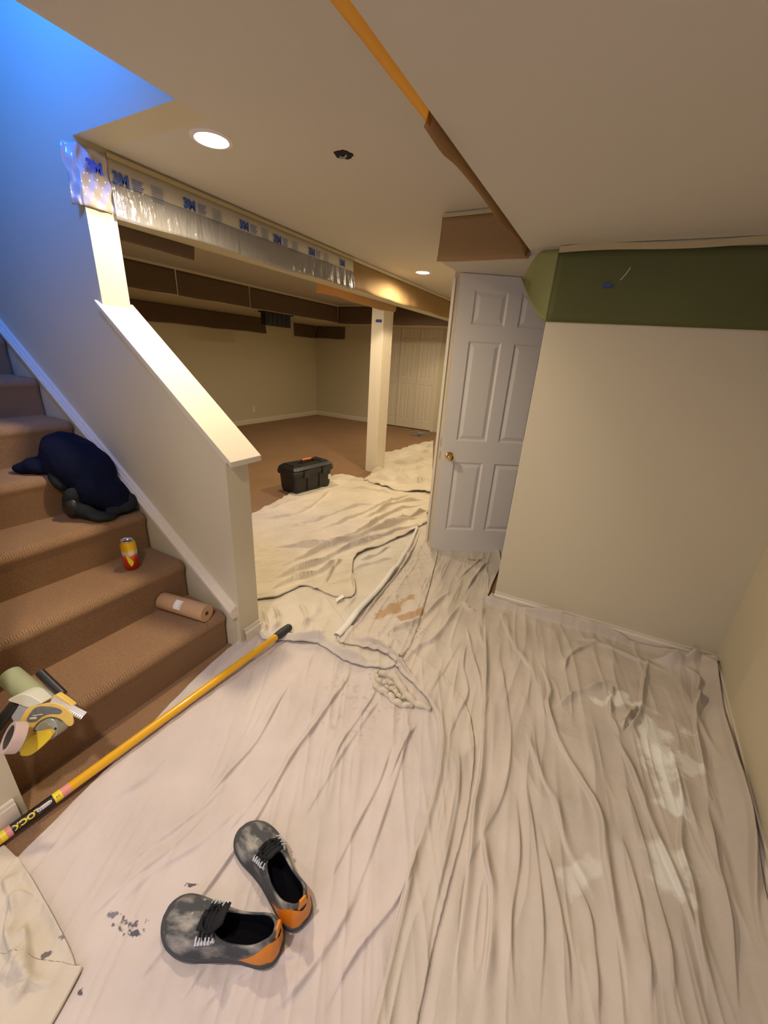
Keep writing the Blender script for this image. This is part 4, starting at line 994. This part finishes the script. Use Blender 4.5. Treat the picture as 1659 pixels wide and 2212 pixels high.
# ================================================================ DRINKS CAN
cn = thing('drink_can', 'yellow, white and red drinks can standing on the stairs', 'can', (-1.926, .957, .4225)); cn.rotation_euler = (0, 0, .6); cn.scale = (1.05, 1.05, 1.3)
rc = .033; sc = 1.06
band = [(0.0, .22), (.0, 0)]
def canm():
    m_ = bpy.data.materials.new('printed can'); m_.use_nodes = True; nt = m_.node_tree; N = nt.nodes; L = nt.links; b = N['Principled BSDF']
    b.inputs['Metallic'].default_value = .55; b.inputs['Roughness'].default_value = .28
    tc = N.new('ShaderNodeTexCoord'); sp = N.new('ShaderNodeSeparateXYZ'); L.new(tc.outputs['Object'], sp.inputs[0])
    nz = N.new('ShaderNodeTexNoise'); nz.inputs['Scale'].default_value = 45; L.new(tc.outputs['Object'], nz.inputs['Vector'])
    ma = N.new('ShaderNodeMath'); ma.operation = 'MULTIPLY_ADD'; ma.inputs[1].default_value = .012; L.new(nz.outputs['Fac'], ma.inputs[0]); L.new(sp.outputs['Z'], ma.inputs[2])
    cr = N.new('ShaderNodeValToRGB'); cr.color_ramp.interpolation = 'LINEAR'; e = cr.color_ramp.elements
    stops = [(0, (.50, .03, .01)), (.38, (.62, .05, .015)), (.52, (.70, .12, .04)), (.57, (.75, .40, .33)), (.60, (.75, .68, .55)), (.68, (.75, .70, .5)), (.73, (.85, .55, .03)), (1, (.85, .5, .01))]
    e[0].position = 0; e[0].color = (*stops[0][1], 1); e[1].position = 1; e[1].color = (*stops[-1][1], 1)
    for p, c in stops[1:-1]: q = e.new(p); q.color = (*c, 1)
    mr = N.new('ShaderNodeMapRange'); mr.inputs['From Max'].default_value = .125; L.new(ma.outputs[0], mr.inputs['Value']); L.new(mr.outputs[0], cr.inputs[0])
    L.new(cr.outputs[0], b.inputs['Base Color']); return m_
MB().lathe([(0, .004), (.024, .004), (.026, 0), (.031, .007), (rc, .014), (rc, .103), (.031, .110), (.0275, .117), (.0275, .118)], 40).build('body', canm(), cn, smooth=True)
ld = MB().lathe([(.0275, .117), (.0285, .120), (.0275, .122), (.0255, .121), (.0245, .116), (0, .116)], 40).build('lid', M['steel'], cn, smooth=True)
MB().lathe([(.010, .1168), (.012, .1185), (.008, .1188), (.006, .117)], 24).build('pull_tab', M['steel'], ld, smooth=True)
o = MB().lathe([(0, .1166), (.009, .1166), (.009, .1162)], 20).build('mouth', M['hole'], ld); o.location = (.0, -.013, 0)
mm = MB(); mm.grid([[((rc+.0006)*math.cos(a), (rc+.0006)*math.sin(a), z) for a in [-1.35+.28*math.sin(z*55)+w*q for q in (-1, 0, 1)]] for z, w in ((.020, .05), (.028, .22), (.038, .34), (.048, .26), (.058, .20), (.066, .05))])
mm.build('swirl_print', M['yellow_label'], cn, smooth=True)

# ================================================================ KRAFT ROLL
ra, rb_ = Vector((-1.785, 1.0, .213+.043)), Vector((-1.51, 1.05, .213+.043))
pr_ = thing('paper_roll', 'short roll of brown masking paper lying on the lowest step', 'paper roll', (ra+rb_)/2)
dd = (rb_-ra); hl = dd.length/2; pr_.rotation_mode = 'QUATERNION'; pr_.rotation_quaternion = dd.to_track_quat('Z', 'Y')
MB().lathe([(.012, -hl), (.042, -hl), (.043, -hl+.002), (.043, hl-.002), (.042, hl), (.012, hl), (.012, -hl)], 48).build('paper', M['kraft_roll'], pr_, smooth=True)
MB().lathe([(.0118, hl-.002), (.0, hl-.003)], 24).build('core_opening', M['hole'], pr_)
MB().lathe([(.013, hl+.0004), (.010, hl+.0006), (.010, hl-.02)], 24).build('core', mat('core card', (.30, .17, .09), .8), pr_)
up_l = pr_.rotation_quaternion.inverted() @ Vector((.25, -.75, .75)).normalized(); phi = math.atan2(up_l.y, up_l.x)
mm = MB(); mm.grid([[(.0436*math.cos(phi+b), .0436*math.sin(phi+b), z) for b in [-.55+1.1*k/8 for k in range(9)]] for z in (-.030, -.010, .012)]); mm.build('white_label', M['white'], pr_, smooth=True)
mm = MB()
for k in range(4): mm.grid([[(.0439*math.cos(phi+b), .0439*math.sin(phi+b), z) for b in (-.4+.22*k, -.34+.22*k)] for z in (.002, .009)])
mm.build('label_print', M['sticker_grey'], pr_)

# ================================================================ JACKET
def blob(name, ells, material, parent, vox=.012, disp=.02, seed=0, scale=.09):
    bm = bmesh.new()
    for (c, r, rot) in ells:
        mx = Matrix.Translation(c) @ Matrix.Rotation(rot[2], 4, 'Z') @ Matrix.Rotation(rot[1], 4, 'Y') @ Matrix.Rotation(rot[0], 4, 'X') @ Matrix.Diagonal((*r, 1))
        bmesh.ops.create_icosphere(bm, subdivisions=3, radius=1, matrix=mx)
    me = bpy.data.meshes.new(name); bm.to_mesh(me); bm.free(); me.materials.append(material)
    o = bpy.data.objects.new(name, me); C.objects.link(o); o.parent = parent
    md = o.modifiers.new('r', 'REMESH'); md.mode = 'VOXEL'; md.voxel_size = vox; md.use_smooth_shade = True
    sm = o.modifiers.new('s', 'SMOOTH'); sm.iterations = 4
    tx = bpy.data.textures.new(name+'tex', 'CLOUDS'); tx.noise_scale = scale; tx.noise_depth = 3
    d_ = o.modifiers.new('d', 'DISPLACE'); d_.texture = tx; d_.strength = disp; d_.mid_level = .5; d_.texture_coords = 'LOCAL'
    return o
jk = thing('jacket', 'navy jacket with charcoal sleeves heaped on the stairs against the half wall', 'jacket', (-2.3, 1.0, .64))
def J(x, y, z): return Vector((x+2.3, y-1.0, z-.64))
blob('body', [(J(-2.42, 1.02, .93), (.15, .115, .085), (0, .5, .3)), (J(-2.30, 1.04, .86), (.16, .10, .11), (0, .7, 0)), (J(-2.19, 1.05, .73), (.10, .085, .10), (0, .8, 0)), (J(-2.46, .90, .875), (.09, .09, .040), (0, .2, .3)), (J(-2.50, .835, .865), (.06, .05, .028), (0, .1, .3)),
              (J(-2.36, .95, .87), (.11, .08, .06), (0, .3, .5)), (J(-2.25, .98, .76), (.10, .07, .10), (0, .8, 0)), (J(-2.14, 1.07, .68), (.06, .07, .045), (0, .3, 0)), (J(-2.36, 1.0, .87), (.19, .13, .12), (0, .7, .2))], M['navy'], jk, .010, .018)
blob('sleeve', [(J(-2.33, .90, .82), (.06, .04, .03), (0, .9, .3)), (J(-2.25, .905, .74), (.04, .045, .06), (0, .3, .3)), (J(-2.19, .92, .68), (.065, .040, .035), (0, .5, .4)), (J(-2.13, .945, .66), (.05, .045, .022), (0, .2, .5)), (J(-2.10, .98, .655), (.035, .04, .02), (0, .1, .5))], M['charcoal'], jk, .007, .015)
blob('sleeve', [(J(-2.115, 1.02, .672), (.035, .045, .028), (0, 0, .2)), (J(-2.11, 1.075, .678), (.035, .05, .032), (0, 0, .1)), (J(-2.115, 1.115, .70), (.022, .026, .042), (0, 0, 0))], M['charcoal'], jk, .007, .012)
blob('lining', [(J(-2.24, .885, .70), (.05, .03, .055), (0, .4, .2))], M['black'], jk, .008, .01)

# ================================================================ TAPE DISPENSER (stands on the lowest step by the left wall)
OG = EYE+(Vector((-1.475, .335, .262))-EYE)*.955; dep = (OG-EYE).dot(fw); kpx = dep/F
u0x = (OG-EYE).dot(rt)/dep*F+CX; u0y = CY-(OG-EYE).dot(up)/dep*F
tg = thing('tape_dispenser', 'yellow masking tape dispenser on the lowest step beside the left wall', 'tape dispenser', OG)
tg.rotation_mode = 'QUATERNION'
tg.rotation_quaternion = Matrix(((rt.x, up.x, -fw.x), (rt.y, up.y, -fw.y), (rt.z, up.z, -fw.z))).to_quaternion()
def g(px, py): return ((px-u0x)*kpx, (u0y-py)*kpx)
def g2(px, py, z):
    P = EYE+ray(px, py)*(dep-z)-OG; return (P.dot(rt), P.dot(up))
def rounded(pp, k=4):
    n = len(pp); out = []
    for i in range(n):
        a, b, c, d = [Vector(pp[(i+q) % n]) for q in (-1, 0, 1, 2)]
        for j in range(k):
            t = j/k; out.append(tuple(.5*((2*b)+(-a+c)*t+(2*a-5*b+4*c-d)*t*t+(-a+3*b-3*c+d)*t**3)))
    return out
def plate(pp, z0, z1, name, mt, bevel=.002, par=None):
    P_ = [g(x, y) for x, y in (rounded(pp) if len(pp) > 5 else pp)]; mm = MB().prism(P_, z0, z1, 'z'); return mm.build(name, mt, par or tg, bevel=bevel)
def disc(cx, cy, rpx, z0, z1, name, mt, par=None, tilt=None, inner=0, ry=None):
    c = g2(cx, cy, (z0+z1)/2); r = rpx*kpx*(dep-z1)/dep; q = Matrix.Translation((c[0], c[1], (z0+z1)/2))
    if tilt: q = q @ tilt
    h = abs(z1-z0)/2; pf_ = [(inner*kpx, -h), (r-.001, -h), (r, -h+.001), (r, h-.001), (r-.001, h), (inner*kpx, h)]
    if inner: pf_.append((inner*kpx, -h))
    return MB().lathe(pf_, 40, 0, q).build(name, mt, par or tg, smooth=True)
fz = (0.0, .006)
# side frame (outline like the photo)
frame_pts = [(34, 1504), (56, 1507), (78, 1519), (100, 1514), (125, 1510), (150, 1517), (167, 1533), (172, 1545), (172, 1553), (163, 1559), (156, 1553), (148, 1546), (137, 1541), (120, 1540), (105, 1546), (93, 1556), (86, 1570), (88, 1576), (123, 1565), (131, 1572), (128, 1582), (95, 1612), (78, 1619), (63, 1617), (50, 1600), (50, 1565), (66, 1530), (76, 1520), (52, 1512), (33, 1506)]
plate(frame_pts[:0] or [(78, 1519), (100, 1514), (125, 1510), (150, 1517), (167, 1533), (172, 1553), (163, 1559), (148, 1546), (137, 1541), (120, 1540), (105, 1546), (93, 1556), (86, 1572), (120, 1566), (128, 1568), (131, 1576), (95, 1612), (78, 1619), (63, 1617), (50, 1600), (50, 1565), (66, 1535)], .022, .028, 'side_frame', M['frame_yellow'])
plate([(33, 1505), (50, 1495), (66, 1492), (82, 1496), (105, 1510), (97, 1514), (76, 1520), (55, 1513)], -.030, .026, 'top_cover', M['frame_pale'])
plate([(74, 1547), (92, 1520), (120, 1517), (143, 1522), (149, 1528), (143, 1533), (125, 1533), (108, 1538), (93, 1549)], .0282, .029, 'sticker', M['sticker_grey'], 0)
plate([(88, 1535), (109, 1532), (109, 1534), (87, 1537)], .0291, .0295, 'sticker_print', M['frame_pale'], 0)
plate([(82, 1540), (96, 1538), (96, 1543), (81, 1544)], .0291, .0295, 'sticker_print', M['frame_pale'], 0)
plate([(86, 1578), (105, 1571), (122, 1565), (131, 1571), (129, 1580), (112, 1598), (92, 1614), (78, 1619), (64, 1616), (72, 1598)], .028, .036, 'arm', mat('bright yellow arm', (.80, .58, .03), .4))
disc(112, 1566, 26, -.03, .020, 'tape_roll', M['tape_clear'])
disc(112, 1566, 14, -.031, .0215, 'tape_core', M['tape_side'])
disc(120, 1574, 3, .036, .038, 'rivet', M['black'])
disc(62, 1535, 24, -.030, .018, 'guide_roller', mat('grey tape', (.42, .43, .47), .3))
# front tape roll with black hub, turned towards the lower left
tl = Matrix.Rotation(math.radians(-38), 4, 'Y') @ Matrix.Rotation(math.radians(-24), 4, 'X')
disc(31, 1593, 31.5, .080, .112, 'masking_tape_roll', M['tape_tan'], tilt=tl, inner=22)
hb = disc(31, 1593, 21.5, .078, .108, 'hub', M['black'], tilt=tl)
disc(28, 1595, 5, .108, .114, 'hub_cap', M['grey'], tilt=tl)
# handle
c1, c2 = g(44, 1512), g(-6, 1580)
MB().tube([(c1[0], c1[1], .012), ((c1[0]+c2[0])/2, (c1[1]+c2[1])/2, .020), (c2[0], c2[1], .026)], [.016, .018, .016], 16).build('handle', M['blackmetal'], tg, smooth=True)
# film roll behind and cutter bar
c1, c2 = g(50, 1528), g(-40, 1488)
MB().tube([(c1[0], c1[1], -.055), (c2[0], c2[1], -.10)], .036, 32).build('green_paper_roll', mat('pale green roll', (.33, .36, .20), .6, var=(20, .05)), tg, smooth=True)
c1, c2 = g(58, 1466), g(122, 1508)
MB().tube([(c1[0], c1[1], -.050), (c2[0], c2[1], -.025)], [.014, .0145], 16).build('blade_guard', M['black'], tg, smooth=True)
# serrated cutter
e0, e1 = g(122, 1502), g(190, 1537); dv_ = Vector((e1[0]-e0[0], e1[1]-e0[1], 0)).normalized(); nv = Vector((dv_.y, -dv_.x, 0)); Ln = math.hypot(e1[0]-e0[0], e1[1]-e0[1]); mm = MB(); rows = []
for i in range(33):
    p = Vector((e0[0], e0[1], .004))+dv_*(Ln*i/32); rows.append([p, p+nv*.010+Vector((0, 0, .012)), p+nv*(.016+.003*(i % 2))+Vector((0, 0, .018))])
mm.grid(rows); mm.build('serrated_cutter', M['steel'], tg, solid=.001)
plate([(115, 1506), (124, 1498), (132, 1501), (160, 1522), (150, 1524), (118, 1512)], -.012, .008, 'cutter_mount', M['frame_yellow'])
